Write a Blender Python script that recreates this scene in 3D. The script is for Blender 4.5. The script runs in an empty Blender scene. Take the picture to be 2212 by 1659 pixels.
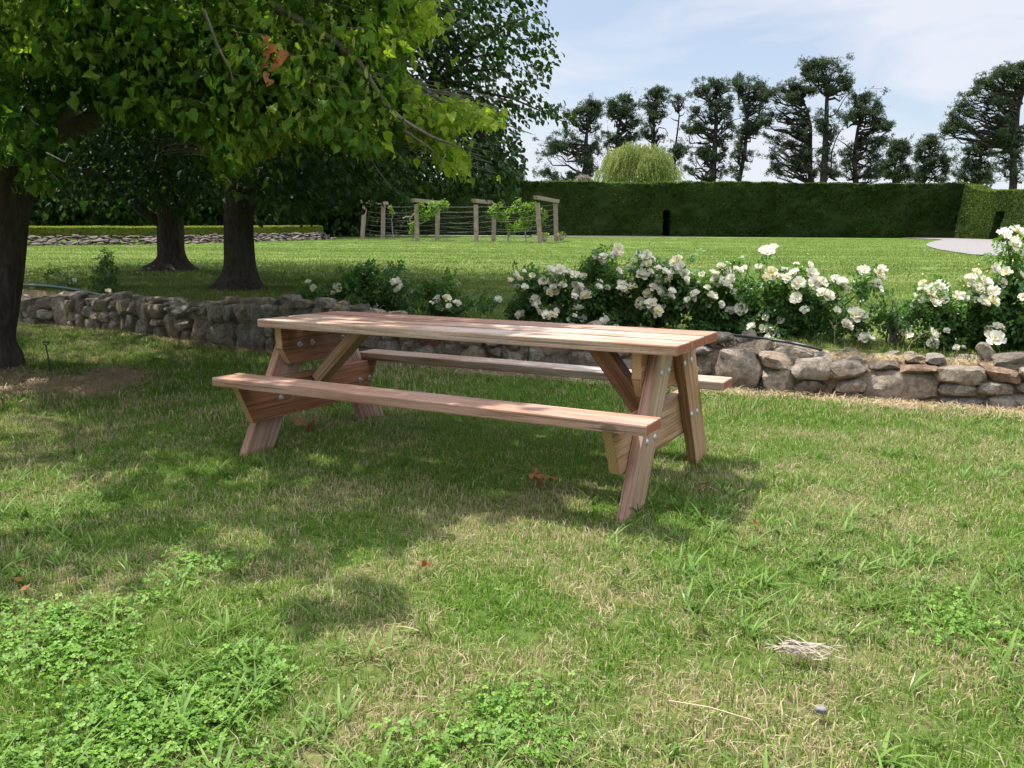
import bpy, bmesh, math, random
import numpy as np
from mathutils import Matrix, Vector

S = bpy.context.scene
COL = S.collection
rng = np.random.default_rng(7)
random.seed(7)

# ------------------------------------------------------------------ camera
F, PITCH, ROLL, CH = 2057.04 / 1.13020, 0.16780, 0.00546, 1.1894   # focal length in units of a 2212 px wide picture
cd = bpy.data.cameras.new("camera"); cam = bpy.data.objects.new("camera", cd); COL.objects.link(cam)
cd.sensor_width = 36.0; cd.lens = 36.0 * 2057.04 / 2500.0; cd.clip_start = 0.05; cd.clip_end = 3000
fw = np.array([0, math.cos(PITCH), -math.sin(PITCH)]); rt = np.array([1.0, 0, 0]); up = np.cross(rt, fw)
rt2 = math.cos(ROLL) * rt + math.sin(ROLL) * up; up2 = -math.sin(ROLL) * rt + math.cos(ROLL) * up
CR = np.array([rt2, up2, fw])
cam.matrix_world = Matrix(((rt2[0], up2[0], -fw[0], 0), (rt2[1], up2[1], -fw[1], 0), (rt2[2], up2[2], -fw[2], CH), (0, 0, 0, 1)))
S.camera = cam
CAMP = np.array([0, 0, CH])

# ------------------------------------------------------------------ light, sky, exposure
S.view_settings.view_transform = 'Standard'; S.view_settings.look = 'None'
S.view_settings.exposure = 1.3; S.view_settings.gamma = 1.0
SUN_EL = math.radians(68); SH = np.array([0.88, -0.47]) / math.hypot(0.88, 0.47)      # direction in which shadows fall
sd = bpy.data.lights.new("sun", 'SUN'); sun = bpy.data.objects.new("sun", sd); COL.objects.link(sun)
sd.energy = 3.6; sd.angle = math.radians(0.6); sd.color = (1.0, 0.95, 0.86)
tosun = Vector((-SH[0] * math.cos(SUN_EL), -SH[1] * math.cos(SUN_EL), math.sin(SUN_EL)))
sun.rotation_euler = tosun.to_track_quat('Z', 'Y').to_euler(); sun.location = (0, 0, 30)
W = bpy.data.worlds.new("World"); S.world = W; W.use_nodes = True
nt = W.node_tree; nt.nodes.clear()
wo = nt.nodes.new('ShaderNodeOutputWorld'); bg = nt.nodes.new('ShaderNodeBackground'); sky = nt.nodes.new('ShaderNodeTexSky')
sky.sky_type = 'NISHITA'; sky.sun_disc = False; sky.sun_elevation = SUN_EL
sky.sun_rotation = math.atan2(tosun.x, tosun.y); sky.air_density = 1.0; sky.dust_density = 0.6
tc = nt.nodes.new('ShaderNodeTexCoord'); mp = nt.nodes.new('ShaderNodeMapping'); mp.inputs['Scale'].default_value = (1.0, 1.0, 4.5)
mp.inputs['Rotation'].default_value = (0.12, 0.10, 0.3)
nz = nt.nodes.new('ShaderNodeTexNoise'); nz.inputs['Scale'].default_value = 2.9; nz.inputs['Detail'].default_value = 6; nz.inputs['Roughness'].default_value = 0.52
nz.inputs['Distortion'].default_value = 0.5
cr = nt.nodes.new('ShaderNodeValToRGB'); cr.color_ramp.elements[0].position = 0.37; cr.color_ramp.elements[0].color = (0.38, 0.38, 0.38, 1)
cr.color_ramp.elements[1].position = 0.56; cr.color_ramp.elements[1].color = (0.95, 0.95, 0.95, 1)
mx = nt.nodes.new('ShaderNodeMix'); mx.data_type = 'RGBA'; mx.inputs['B'].default_value = (5.6, 6.0, 7.2, 1)
L = nt.links.new
L(tc.outputs['Generated'], mp.inputs['Vector']); L(mp.outputs['Vector'], nz.inputs['Vector']); L(nz.outputs['Fac'], cr.inputs['Fac'])
sx = nt.nodes.new('ShaderNodeSeparateXYZ'); L(tc.outputs['Generated'], sx.inputs[0])
hi_ = nt.nodes.new('ShaderNodeMapRange'); hi_.inputs['From Min'].default_value = .36; hi_.inputs['From Max'].default_value = .8; hi_.inputs['To Min'].default_value = 1.0; hi_.inputs['To Max'].default_value = 3.6; hi_.interpolation_type = 'SMOOTHSTEP'; L(sx.outputs[2], hi_.inputs['Value'])  # clouds overhead, out of view, brightened as added fill light
vm = nt.nodes.new('ShaderNodeVectorMath'); vm.operation = 'SCALE'; vm.inputs[0].default_value = (5.5, 5.7, 6.35); L(hi_.outputs[0], vm.inputs['Scale']); L(vm.outputs[0], mx.inputs['B'])
L(cr.outputs['Color'], mx.inputs['Factor']); L(sky.outputs['Color'], mx.inputs['A']); L(mx.outputs['Result'], bg.inputs['Color'])
bg.inputs['Strength'].default_value = 0.062; L(bg.outputs['Background'], wo.inputs['Surface'])

# ------------------------------------------------------------------ geometry of the place
WALL = np.array([(-30, 29.0), (-12, 15.6), (-6.92, 11.86), (-5.95, 11.35), (-4.67, 10.45), (-3.69, 9.72), (-2.73, 9.06), (-1.37, 8.25), (0.0, 7.62), (1.35, 7.02),
                 (2.0, 6.74), (2.82, 6.36), (3.39, 6.10), (4.2, 5.80), (8, 4.3), (30, -4.0)], float)

def wdist(x, y):
    """signed distance to the wall's front line, positive behind it"""
    x = np.asarray(x, float); y = np.asarray(y, float); sh = x.shape
    P = np.stack([x.ravel(), y.ravel()], 1); best = np.full(len(P), 1e9); sg = np.zeros(len(P))
    for a, b in zip(WALL[:-1], WALL[1:]):
        d = b - a; t = np.clip(((P - a) @ d) / (d @ d), 0, 1); q = P - (a + t[:, None] * d); D = np.hypot(q[:, 0], q[:, 1])
        c = d[0] * (P[:, 1] - a[1]) - d[1] * (P[:, 0] - a[0]); m = D < best; best[m] = D[m]; sg[m] = np.sign(c[m])
    return (best * np.where(sg == 0, 1, sg)).reshape(sh)

_H = rng.random((64, 64, 64))
def vnoise(P):
    P = np.asarray(P, float); i = np.floor(P).astype(int); f = P - i; f = f * f * (3 - 2 * f); r = 0
    for a in (0, 1):
        for b in (0, 1):
            for c in (0, 1):
                w = (f[..., 0] if a else 1 - f[..., 0]) * (f[..., 1] if b else 1 - f[..., 1]) * (f[..., 2] if c else 1 - f[..., 2])
                r = r + w * _H[(i[..., 0] + a) % 64, (i[..., 1] + b) % 64, (i[..., 2] + c) % 64]
    return r

def gz(x, y, wd=None):
    x = np.asarray(x, float); y = np.asarray(y, float)
    if wd is None: wd = wdist(x, y)
    lo = 0.018 * (vnoise(np.stack([x * 0.9 + 30, y * 0.9 + 30, 0 * x + 5], -1)) - 0.5)
    hi = 0.158 + 0.024 * np.minimum(y, 62.0) + 0.03 * (vnoise(np.stack([x * 0.3 + 90, y * 0.3 + 90, 0 * x + 9], -1)) - 0.5)
    t = np.clip((wd - 0.14) / 0.12, 0, 1)
    return lo * (1 - t) + np.maximum(hi, 0.1) * t

def ray(px, py):
    d = np.array([(px - 1106) / F, -(py - 829.5) / F, 1.0]) @ CR
    return d
def G(px, py, z=0.0):
    d = ray(px, py); t = (z - CH) / d[2]; return CAMP + t * d
def GU(px, py):
    d = ray(px, py); t = (0.158 - CH) / (d[2] - 0.024 * d[1]); return CAMP + t * d
def AT(px, py, y):
    d = ray(px, py); return CAMP + d * (y / d[1])
def project(P):
    c = (np.asarray(P) - CAMP) @ CR.T; z = np.maximum(c[..., 2], 1e-3)
    return 1106 + F * c[..., 0] / z, 829.5 - F * c[..., 1] / z, c[..., 2]
def inpoly(x, y, poly):
    x = np.asarray(x); y = np.asarray(y); r = np.zeros(x.shape, bool); n = len(poly)
    for i in range(n):
        x1, y1 = poly[i]; x2, y2 = poly[(i + 1) % n]
        if y1 == y2: continue
        m = ((y1 > y) != (y2 > y)) & (x < (x2 - x1) * (y - y1) / (y2 - y1) + x1); r ^= m
    return r

# ------------------------------------------------------------------ mesh helpers
def mk_mesh(name, V, faces, mats, smooth=False, var=None, mi=None, fsmooth=None):
    """faces: list of (m,k) int arrays"""
    me = bpy.data.meshes.new(name); V = np.asarray(V, np.float32); me.vertices.add(len(V)); me.vertices.foreach_set('co', V.ravel())
    loops = np.concatenate([f.ravel() for f in faces]).astype(np.int32)
    tot = np.concatenate([np.full(len(f), f.shape[1]) for f in faces]).astype(np.int32)
    st = np.concatenate([[0], np.cumsum(tot)[:-1]]).astype(np.int32)
    me.loops.add(len(loops)); me.loops.foreach_set('vertex_index', loops)
    me.polygons.add(len(tot)); me.polygons.foreach_set('loop_start', st); me.polygons.foreach_set('loop_total', tot)
    if mi is not None: me.polygons.foreach_set('material_index', np.asarray(mi, np.int32))
    me.polygons.foreach_set('use_smooth', np.full(len(tot), bool(smooth)) if fsmooth is None else fsmooth)
    for m in (mats if isinstance(mats, (list, tuple)) else [mats]): me.materials.append(m)
    if var is not None:
        a = me.attributes.new('var', 'FLOAT', 'POINT'); a.data.foreach_set('value', np.asarray(var, np.float32))
    me.update(calc_edges=True); me.validate()
    return me

class MB:
    def __init__(s): s.V = []; s.F = []; s.M = []; s.A = []; s.n = 0
    def add(s, V, F, mat=0, var=0.5):
        V = np.asarray(V, float).reshape(-1, 3)
        for f in (F if isinstance(F, list) else [F]):
            f = np.asarray(f, int); s.F.append(f + s.n); s.M.append(np.full(len(f), mat))
        s.V.append(V); s.A.append(np.broadcast_to(np.asarray(var, float), (len(V),))); s.n += len(V)
    def tube(s, P, Rr, n=8, mat=0, var=0.5, cap=True, flute=None):
        P = np.asarray(P, float); Rr = np.broadcast_to(np.asarray(Rr, float), (len(P),)); T = np.gradient(P, axis=0)
        T /= np.linalg.norm(T, axis=1)[:, None] + 1e-9; u = np.array([0, 0, 1.0]) if abs(T[0, 2]) < .9 else np.array([1.0, 0, 0])
        rings = []; u = u - T[0] * (u @ T[0]); u /= np.linalg.norm(u)
        for i in range(len(P)):
            u = u - T[i] * (u @ T[i]); u /= np.linalg.norm(u) + 1e-9; v = np.cross(T[i], u); a = np.arange(n) * 2 * math.pi / n
            rr = Rr[i] * (flute(i, a) if flute else 1.0)
            rings.append(P[i] + (np.cos(a) * rr)[:, None] * u + (np.sin(a) * rr)[:, None] * v)
        V = np.concatenate(rings); k = np.arange(n); f = []
        for i in range(len(P) - 1): f.append(np.stack([i * n + k, i * n + (k + 1) % n, (i + 1) * n + (k + 1) % n, (i + 1) * n + k], 1))
        F_ = [np.concatenate(f)]
        if cap: F_ += [np.arange(n)[::-1][None, :], (np.arange(n) + (len(P) - 1) * n)[None, :]]
        s.add(V, F_, mat, var)
    def box(s, c, h, mat=0, var=.5):
        c = np.array(c, float); h = np.array(h, float)
        V = c + h * np.array([(x, y, z) for x in (-1, 1) for y in (-1, 1) for z in (-1, 1)], float)
        s.add(V, np.array([(0, 1, 3, 2), (4, 6, 7, 5), (0, 4, 5, 1), (2, 3, 7, 6), (0, 2, 6, 4), (1, 5, 7, 3)]), mat, var)
    def build(s, name, mats, parent=None, smooth=False, link=True):
        me = mk_mesh(name, np.concatenate(s.V), s.F, mats, smooth, np.concatenate(s.A), np.concatenate(s.M))
        return obj(name, me, parent, link)

def obj(name, me, parent=None, link=True):
    o = bpy.data.objects.new(name, me)
    if link: COL.objects.link(o)
    if parent is not None: o.parent = parent
    return o
def tag(o, label=None, cat=None, group=None, kind=None):
    if label: o['label'] = label
    if cat: o['category'] = cat
    if group: o['group'] = group
    if kind: o['kind'] = kind
    return o
def empty(name, loc=(0, 0, 0), rz=0.0):
    o = bpy.data.objects.new(name, None); COL.objects.link(o); o.location = loc; o.rotation_euler = (0, 0, rz); o.empty_display_size = .2
    return o

def rot_from(n, roll, up_hint=None):
    """rotation matrices (N,3,3): columns x,y,z with z = n, x = leaf length direction turned by roll"""
    n = n / (np.linalg.norm(n, axis=1)[:, None] + 1e-9)
    a = np.where(np.abs(n[:, 2:3]) < 0.95, np.array([[0, 0, 1.0]]), np.array([[1.0, 0, 0]]))
    x = np.cross(a, n); x /= np.linalg.norm(x, axis=1)[:, None] + 1e-9; y = np.cross(n, x)
    c = np.cos(roll)[:, None]; s_ = np.sin(roll)[:, None]
    X = c * x + s_ * y; Y = np.cross(n, X)
    return np.stack([X, Y, n], 2)
def rot_dir(d, tw):
    """x axis along d (leaf length), normal near up, twisted by tw"""
    d = d / (np.linalg.norm(d, axis=1)[:, None] + 1e-9)
    a = np.where(np.abs(d[:, 2:3]) < 0.95, np.array([[0, 0, 1.0]]), np.array([[1.0, 0, 0]]))
    y = np.cross(a, d); y /= np.linalg.norm(y, axis=1)[:, None] + 1e-9; z = np.cross(d, y)
    c = np.cos(tw)[:, None]; s_ = np.sin(tw)[:, None]; Y = c * y + s_ * z
    return np.stack([d, Y, np.cross(d, Y)], 2)
def scatter(tv, tf, P, R, Sc, var):
    """copies template (k,3) verts -> verts, faces list, per-vert var"""
    N = len(P); k = len(tv)
    V = np.einsum('nij,kj->nki', R, tv) * np.asarray(Sc).reshape(N, 1, -1) + P[:, None, :]
    off = (np.arange(N) * k)[:, None, None]
    return V.reshape(-1, 3), [(f[None] + off).reshape(-1, f.shape[1]) for f in tf], np.repeat(var, k)

# ------------------------------------------------------------------ material helpers
def M(name):
    m = bpy.data.materials.new(name); m.use_nodes = True; t = m.node_tree; t.nodes.clear()
    return m, t, t.nodes.new('ShaderNodeOutputMaterial')
def N(t, kind, **kw):
    n = t.nodes.new(kind)
    for k, v in kw.items():
        if k in n.inputs: n.inputs[k].default_value = v
        else: setattr(n, k, v)
    return n
def ramp(t, stops, src):
    n = t.nodes.new('ShaderNodeValToRGB'); e = n.color_ramp.elements
    while len(e) > 1: e.remove(e[-1])
    e[0].position = stops[0][0]; e[0].color = tuple(stops[0][1]) + (1,)
    for p, c in stops[1:]:
        x = e.new(p); x.color = tuple(c) + (1,)
    t.links.new(src, n.inputs['Fac']); return n.outputs['Color']
def mixc(t, a, b, fac, mode='MIX'):
    n = t.nodes.new('ShaderNodeMix'); n.data_type = 'RGBA'; n.blend_type = mode
    for s_, v in (('A', a), ('B', b)):
        if isinstance(v, tuple): n.inputs[s_].default_value = v + (1,) if len(v) == 3 else v
        else: t.links.new(v, n.inputs[s_])
    if isinstance(fac, float): n.inputs['Factor'].default_value = fac
    else: t.links.new(fac, n.inputs['Factor'])
    return n.outputs['Result']
def math_(t, op, a, b=None, c=None, clamp=False):
    n = t.nodes.new('ShaderNodeMath'); n.operation = op; n.use_clamp = clamp
    for i, v in enumerate((a, b, c)):
        if v is None: continue
        if isinstance(v, (int, float)): n.inputs[i].default_value = v
        else: t.links.new(v, n.inputs[i])
    return n.outputs[0]
def noise(t, vec, scale, detail=4, rough=.5, dist=0):
    n = N(t, 'ShaderNodeTexNoise', Scale=scale, Detail=detail, Roughness=rough, Distortion=dist); t.links.new(vec, n.inputs['Vector']); return n.outputs['Fac']
def attr(t, name='var'):
    n = t.nodes.new('ShaderNodeAttribute'); n.attribute_name = name; return n.outputs['Fac']
def bump(t, h, strength=.4, dist=.02):
    n = N(t, 'ShaderNodeBump', Strength=strength, Distance=dist); t.links.new(h, n.inputs['Height']); return n.outputs['Normal']
def bsdf(t, out, col, rough=.7, spec=.3, normal=None, metallic=0.0):
    b = N(t, 'ShaderNodeBsdfPrincipled', Roughness=rough, Metallic=metallic); b.inputs['Specular IOR Level'].default_value = spec
    if isinstance(col, tuple): b.inputs['Base Color'].default_value = col + (1,)
    else: t.links.new(col, b.inputs['Base Color'])
    if normal is not None: t.links.new(normal, b.inputs['Normal'])
    if out is not None: t.links.new(b.outputs[0], out.inputs['Surface'])
    return b
def pos(t): return t.nodes.new('ShaderNodeNewGeometry').outputs['Position']
def mapping(t, vec, scale=(1, 1, 1), loc=(0, 0, 0)):
    n = t.nodes.new('ShaderNodeMapping'); n.inputs['Scale'].default_value = scale; n.inputs['Location'].default_value = loc
    t.links.new(vec, n.inputs['Vector']); return n.outputs['Vector']

def leaf_mat(name, stops, trans=.35, transcol=(1.0, 1.0, .45), spec=.25, rough=.5, scale=None):
    m, t, out = M(name); c = ramp(t, stops, attr(t))
    if scale:
        n = noise(t, pos(t), scale, 3); c = mixc(t, c, mixc(t, c, (.55, .6, .5), 1.0, 'MULTIPLY'), ramp(t, [(.35, (0, 0, 0)), (.65, (1, 1, 1))], n))
    b = bsdf(t, None, c, rough, spec); tr = t.nodes.new('ShaderNodeBsdfTranslucent')
    t.links.new(mixc(t, c, transcol, 1.0, 'MULTIPLY'), tr.inputs['Color'])
    mx_ = t.nodes.new('ShaderNodeMixShader'); mx_.inputs[0].default_value = trans
    t.links.new(b.outputs[0], mx_.inputs[1]); t.links.new(tr.outputs[0], mx_.inputs[2]); t.links.new(mx_.outputs[0], out.inputs['Surface'])
    return m

# dryness of the lawn, by place: 0 lush .. 1 straw (used by the soil sheet and by every blade)
DRY = [(*G(a, b)[:2], r, k) for a, b, r, k in [(860, 1430, .42, .13), (1560, 1600, .55, .12), (560, 1650, .35, .13), (1260, 1150, .25, .12), (100, 1270, .45, .10), (980, 1100, .45, .12), (640, 1060, .6, .06), (1800, 1100, 1.2, .05), (1150, 960, 1.2, -.10), (1200, 850, 1.6, -.14), (300, 820, 2.2, -.12), (1700, 890, 1.2, -.06), (250, 1480, .7, -.14), (420, 1040, .7, -.07), (900, 1000, .6, -.07), (500, 950, .8, -.06), (1750, 1250, .5, -.05), (1050, 1330, .4, -.06)]]
def dryness(t):
    p = mapping(t, pos(t), (1, 1, 0.0))
    a = noise(t, p, 2.1, 5, .62, .5); b = noise(t, p, .5, 3, .5)
    v = math_(t, 'ADD', math_(t, 'MULTIPLY', a, .75), math_(t, 'MULTIPLY', b, .25))
    for (x, y, r, k) in DRY:
        vm = t.nodes.new('ShaderNodeVectorMath'); vm.operation = 'DISTANCE'; t.links.new(p, vm.inputs[0]); vm.inputs[1].default_value = (x, y, 0)
        mr = N(t, 'ShaderNodeMapRange'); mr.interpolation_type = 'SMOOTHSTEP'; mr.inputs['From Min'].default_value = 0; mr.inputs['From Max'].default_value = r; mr.inputs['To Min'].default_value = k; mr.inputs['To Max'].default_value = 0
        t.links.new(vm.outputs['Value'], mr.inputs['Value']); v = math_(t, 'ADD', v, mr.outputs[0])
    return ramp(t, [(.36, (.04,) * 3), (.45, (.22,) * 3), (.53, (.62,) * 3), (.61, (.97,) * 3)], v)
def split_y(t):
    s_ = t.nodes.new('ShaderNodeSeparateXYZ'); t.links.new(pos(t), s_.inputs[0]); return s_.outputs

def mat_lawn():
    m, t, out = M("lawn_soil"); d = dryness(t); p = pos(t)
    n1 = noise(t, p, 26, 5, .7); n2 = noise(t, mapping(t, p, (1, 1.6, 1)), 5, 6, .7)
    g = ramp(t, [(.25, (.028, .060, .010)), (.55, (.060, .120, .018)), (.8, (.11, .17, .035))], n1)
    s_ = ramp(t, [(.25, (.10, .07, .035)), (.55, (.22, .165, .085)), (.8, (.34, .27, .15))], n1)
    c = mixc(t, g, s_, math_(t, 'MULTIPLY', d, .6))
    # far lawn: blades are no longer built, so the sheet carries their colour
    far = ramp(t, [(.15, (.045, .090, .012)), (.45, (.075, .135, .020)), (.62, (.105, .165, .032)), (.85, (.17, .20, .065))], n2)
    band = noise(t, mapping(t, p, (.10, .55, 1)), 1.0, 4, .6); far = mixc(t, far, (.19, .20, .075), ramp(t, [(.50, (0, 0, 0)), (.72, (.75, .75, .75))], band))
    y = split_y(t)[1]; fy = math_(t, 'MULTIPLY', math_(t, 'SUBTRACT', y, 12.0), .08, clamp=True)
    c = mixc(t, c, far, fy)
    st = attr(t, 'straw'); n3 = noise(t, mapping(t, p, (1, 1, 1)), 60, 5, .8)
    sc_ = ramp(t, [(.25, (.12, .08, .045)), (.5, (.31, .235, .14)), (.75, (.48, .38, .25))], n3)
    c = mixc(t, c, sc_, ramp(t, [(.35, (0, 0, 0)), (.65, (1, 1, 1))], math_(t, 'ADD', st, math_(t, 'MULTIPLY', math_(t, 'SUBTRACT', n2, .5), .5))))
    bsdf(t, out, c, .95, .1, bump(t, noise(t, p, 45, 5, .8), .8, .02)); return m
def mat_blade(name, lush, dry, trans=.3, dmin=0.0, dscale=1.0, mow=False):
    m, t, out = M(name); a = attr(t); d = math_(t, 'ADD', math_(t, 'MULTIPLY', dryness(t), dscale), dmin)
    isdry = math_(t, 'GREATER_THAN', d, math_(t, 'FRACT', math_(t, 'MULTIPLY', a, 7.31)))
    g = ramp(t, lush, a); s_ = ramp(t, dry, a); c = mixc(t, g, s_, isdry)
    if mow:
        mw = noise(t, mapping(t, pos(t), (.06, .75, 0)), 1.0, 3, .55, .3); c = mixc(t, c, mixc(t, c, (.62, .70, .55), 1.0, 'MULTIPLY'), ramp(t, [(.40, (0, 0, 0)), (.60, (1, 1, 1))], mw))
    b = bsdf(t, None, c, .55, .25); tr = t.nodes.new('ShaderNodeBsdfTranslucent'); t.links.new(c, tr.inputs['Color'])
    mx_ = t.nodes.new('ShaderNodeMixShader'); mx_.inputs[0].default_value = trans
    t.links.new(b.outputs[0], mx_.inputs[1]); t.links.new(tr.outputs[0], mx_.inputs[2]); t.links.new(mx_.outputs[0], out.inputs['Surface'])
    return m

def mat_wood(name, base, light, dark, weather=0.0, seed=0.0, knots=1.0, incise=False):
    m, t, out = M(name); tcn = t.nodes.new('ShaderNodeTexCoord'); oi = t.nodes.new('ShaderNodeObjectInfo')
    v = t.nodes.new('ShaderNodeVectorMath'); v.operation = 'ADD'; t.links.new(tcn.outputs['Object'], v.inputs[0])
    sh = t.nodes.new('ShaderNodeCombineXYZ'); r = math_(t, 'MULTIPLY', oi.outputs['Random'], 37.0); t.links.new(r, sh.inputs[0]); t.links.new(r, sh.inputs[1]); sh.inputs[2].default_value = seed
    t.links.new(sh.outputs[0], v.inputs[1]); p = v.outputs[0]
    kn = N(t, 'ShaderNodeTexVoronoi', Scale=1.0); t.links.new(mapping(t, p, (2.3, 5.0, 5.0)), kn.inputs['Vector']); kd = kn.outputs['Distance']
    g1 = noise(t, mapping(t, p, (1.0, 22, 22)), 2.2, 6, .6, .5); g2 = noise(t, mapping(t, p, (1.5, 90, 90)), 2.5, 4, .7, .2)
    wv = N(t, 'ShaderNodeTexWave', Scale=6.5, Distortion=9.0, Detail=3.0); wv.bands_direction = 'Y'; wv.inputs['Detail Scale'].default_value = .8
    t.links.new(mapping(t, p, (.10, 1.5, 1.5)), wv.inputs['Vector'])
    c = ramp(t, [(.33, dark), (.5, base), (.66, light)], g1)
    c = mixc(t, c, tuple(.58 * x for x in base), math_(t, 'MULTIPLY', math_(t, 'POWER', wv.outputs['Fac'], 2.0), .60))
    c = mixc(t, c, mixc(t, c, (.50, .44, .40), 1.0, 'MULTIPLY'), ramp(t, [(.45, (0, 0, 0)), (.68, (1, 1, 1))], g2))
    if weather > 0:
        wn = noise(t, mapping(t, p, (1, 5, 5)), 1.6, 4, .6); c = mixc(t, c, (.48, .425, .38), math_(t, 'MULTIPLY', ramp(t, [(.35, (0, 0, 0)), (.62, (1, 1, 1))], wn), weather))
    ck = noise(t, mapping(t, p, (.7, 60, 60), (3, 1, 2)), 1.6, 3, .5); c = mixc(t, c, tuple(.25 * x for x in base), math_(t, 'MULTIPLY', ramp(t, [(.61, (0, 0, 0)), (.65, (1, 1, 1))], ck), .8))
    big = noise(t, mapping(t, p, (1, 3, 3)), .9, 2); c = mixc(t, c, mixc(t, c, (.96, .78, .68), 1.0, 'MULTIPLY'), ramp(t, [(.42, (0, 0, 0)), (.62, (1, 1, 1))], big))
    km = ramp(t, [(.0, (1, 1, 1)), (.075, (1, 1, 1)), (.11, (0, 0, 0)), (.14, (0, 0, 0)), (.16, (.25, .25, .25)), (.20, (0, 0, 0))], kd)
    c = mixc(t, c, tuple(.22 * x for x in base), math_(t, 'MULTIPLY', km, .8 * knots))
    if incise:
        br = N(t, 'ShaderNodeTexBrick', Scale=1.0); br.inputs['Mortar Size'].default_value = .0
        vo = N(t, 'ShaderNodeTexVoronoi', Scale=1.0, Randomness=.35); t.links.new(mapping(t, p, (24, 90, 90)), vo.inputs['Vector'])
        c = mixc(t, c, tuple(.35 * x for x in base), math_(t, 'MULTIPLY', ramp(t, [(.13, (1, 1, 1)), (.2, (0, 0, 0))], vo.outputs['Distance']), .6))
    bsdf(t, out, c, .62, .3, bump(t, math_(t, 'ADD', g2, math_(t, 'MULTIPLY', g1, .6)), .35, .004)); return m
def mat_endgrain(name, a, b_):
    m, t, out = M(name); tcn = t.nodes.new('ShaderNodeTexCoord')
    wv = N(t, 'ShaderNodeTexWave', Scale=28.0, Distortion=2.0, Detail=2.0); wv.wave_type = 'RINGS'; wv.rings_direction = 'X'
    t.links.new(mapping(t, tcn.outputs['Object'], (0.3, 1, 1), (0, .13, .08)), wv.inputs['Vector'])
    n = noise(t, tcn.outputs['Object'], 60, 3); c = mixc(t, a, b_, math_(t, 'MULTIPLY', wv.outputs['Fac'], .8)); c = mixc(t, c, tuple(.6 * x for x in a), math_(t, 'MULTIPLY', n, .4))
    bsdf(t, out, c, .8, .15, bump(t, n, .3, .003)); return m
def mat_bark(name, c1, c2, scale=9):
    m, t, out = M(name); p = pos(t); n = noise(t, mapping(t, p, (1, 1, .22)), scale * 2.2, 6, .7, .6); n2 = noise(t, p, scale * 6, 4, .6); n3 = noise(t, p, 1.5, 3)
    c = ramp(t, [(.3, c1), (.7, c2)], n); c = mixc(t, c, (.10, .11, .07), math_(t, 'MULTIPLY', ramp(t, [(.5, (0, 0, 0)), (.7, (1, 1, 1))], n3), .35))
    bsdf(t, out, c, .95, .1, bump(t, math_(t, 'ADD', n, math_(t, 'MULTIPLY', n2, .3)), 1.0, .05)); return m
def mat_plain(name, a, b_=None, scale=20, rough=.8, spec=.2, metallic=0.0, bs=.3, bd=.01):
    m, t, out = M(name); p = pos(t); n = noise(t, p, scale, 5, .65); c = ramp(t, [(.3, a), (.7, b_ or a)], n)
    bsdf(t, out, c, rough, spec, bump(t, n, bs, bd), metallic); return m
def mat_stone():
    m, t, out = M("field_stone"); p = pos(t); a = attr(t); n = noise(t, p, 15, 9, .78, .8); n2 = noise(t, p, 80, 4, .75)
    base = ramp(t, [(0, (.36, .31, .26)), (.25, (.54, .46, .37)), (.45, (.63, .52, .41)), (.62, (.52, .48, .44)), (.78, (.70, .61, .49)), (.92, (.52, .36, .25)), (1, (.46, .25, .165))], a)
    c = mixc(t, base, mixc(t, base, (.46, .43, .41), 1.0, 'MULTIPLY'), ramp(t, [(.42, (0, 0, 0)), (.60, (1, 1, 1))], n))
    c = mixc(t, c, (.62, .57, .49), math_(t, 'MULTIPLY', ramp(t, [(.56, (0, 0, 0)), (.70, (1, 1, 1))], noise(t, p, 5, 6, .7)), .45))
    c = mixc(t, c, (.40, .22, .12), math_(t, 'MULTIPLY', ramp(t, [(.60, (0, 0, 0)), (.70, (1, 1, 1))], noise(t, mapping(t, p, (1, 1, 1), (7, 3, 1)), 4, 5, .6)), .45))
    bsdf(t, out, c, .92, .15, bump(t, math_(t, 'ADD', n, math_(t, 'MULTIPLY', n2, .6)), 1.0, .07)); return m

MAT = {}
MAT['lawn'] = mat_lawn()
MAT['blade'] = mat_blade("grass_blade", [(0, (.075, .155, .014)), (.5, (.132, .238, .026)), (1, (.225, .34, .058))], [(0, (.31, .26, .135)), (.5, (.44, .375, .21)), (1, (.57, .49, .31))], .4, .04, .58)
MAT['blade_up'] = mat_blade("lawn_blade", [(0, (.135, .215, .036)), (.5, (.195, .285, .055)), (1, (.28, .37, .095))], [(0, (.28, .32, .10)), (.5, (.36, .38, .13)), (1, (.46, .45, .2))], .4, .03, .42, True)
MAT['weed'] = mat_blade("broad_blade", [(0, (.060, .125, .016)), (.5, (.105, .20, .028)), (1, (.18, .285, .06))], [(0, (.3, .3, .12)), (1, (.5, .45, .25))], .35, .0, .06)
MAT['clover'] = leaf_mat("clover_leaf", [(0, (.06, .15, .014)), (.5, (.105, .225, .024)), (1, (.18, .32, .05))], .3, (1, 1, .5))
MAT['straw'] = leaf_mat("straw_strand", [(0, (.24, .17, .095)), (.5, (.39, .295, .18)), (1, (.52, .42, .28))], .1)
MAT['wood_top'] = mat_wood("weathered_pine", (.37, .245, .17), (.50, .38, .29), (.22, .12, .08), .75, 1.0, .9)
MAT['wood_edge'] = mat_wood("pale_pine", (.47, .35, .235), (.57, .46, .34), (.30, .185, .11), .35, 2.0, .7, True)
MAT['wood_red'] = mat_wood("red_pine", (.375, .215, .145), (.475, .32, .235), (.25, .13, .085), .35, 3.0, .8, False)
MAT['wood_dark'] = mat_wood("dark_red_pine", (.33, .17, .095), (.41, .23, .14), (.24, .11, .06), .05, 4.0, .5, False)
MAT['wood_gold'] = mat_wood("golden_pine", (.43, .265, .15), (.53, .365, .225), (.31, .17, .09), .05, 5.0, .9, False)
MAT['end_red'] = mat_endgrain("stained_end_grain", (.28, .095, .055), (.36, .15, .09))
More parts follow.
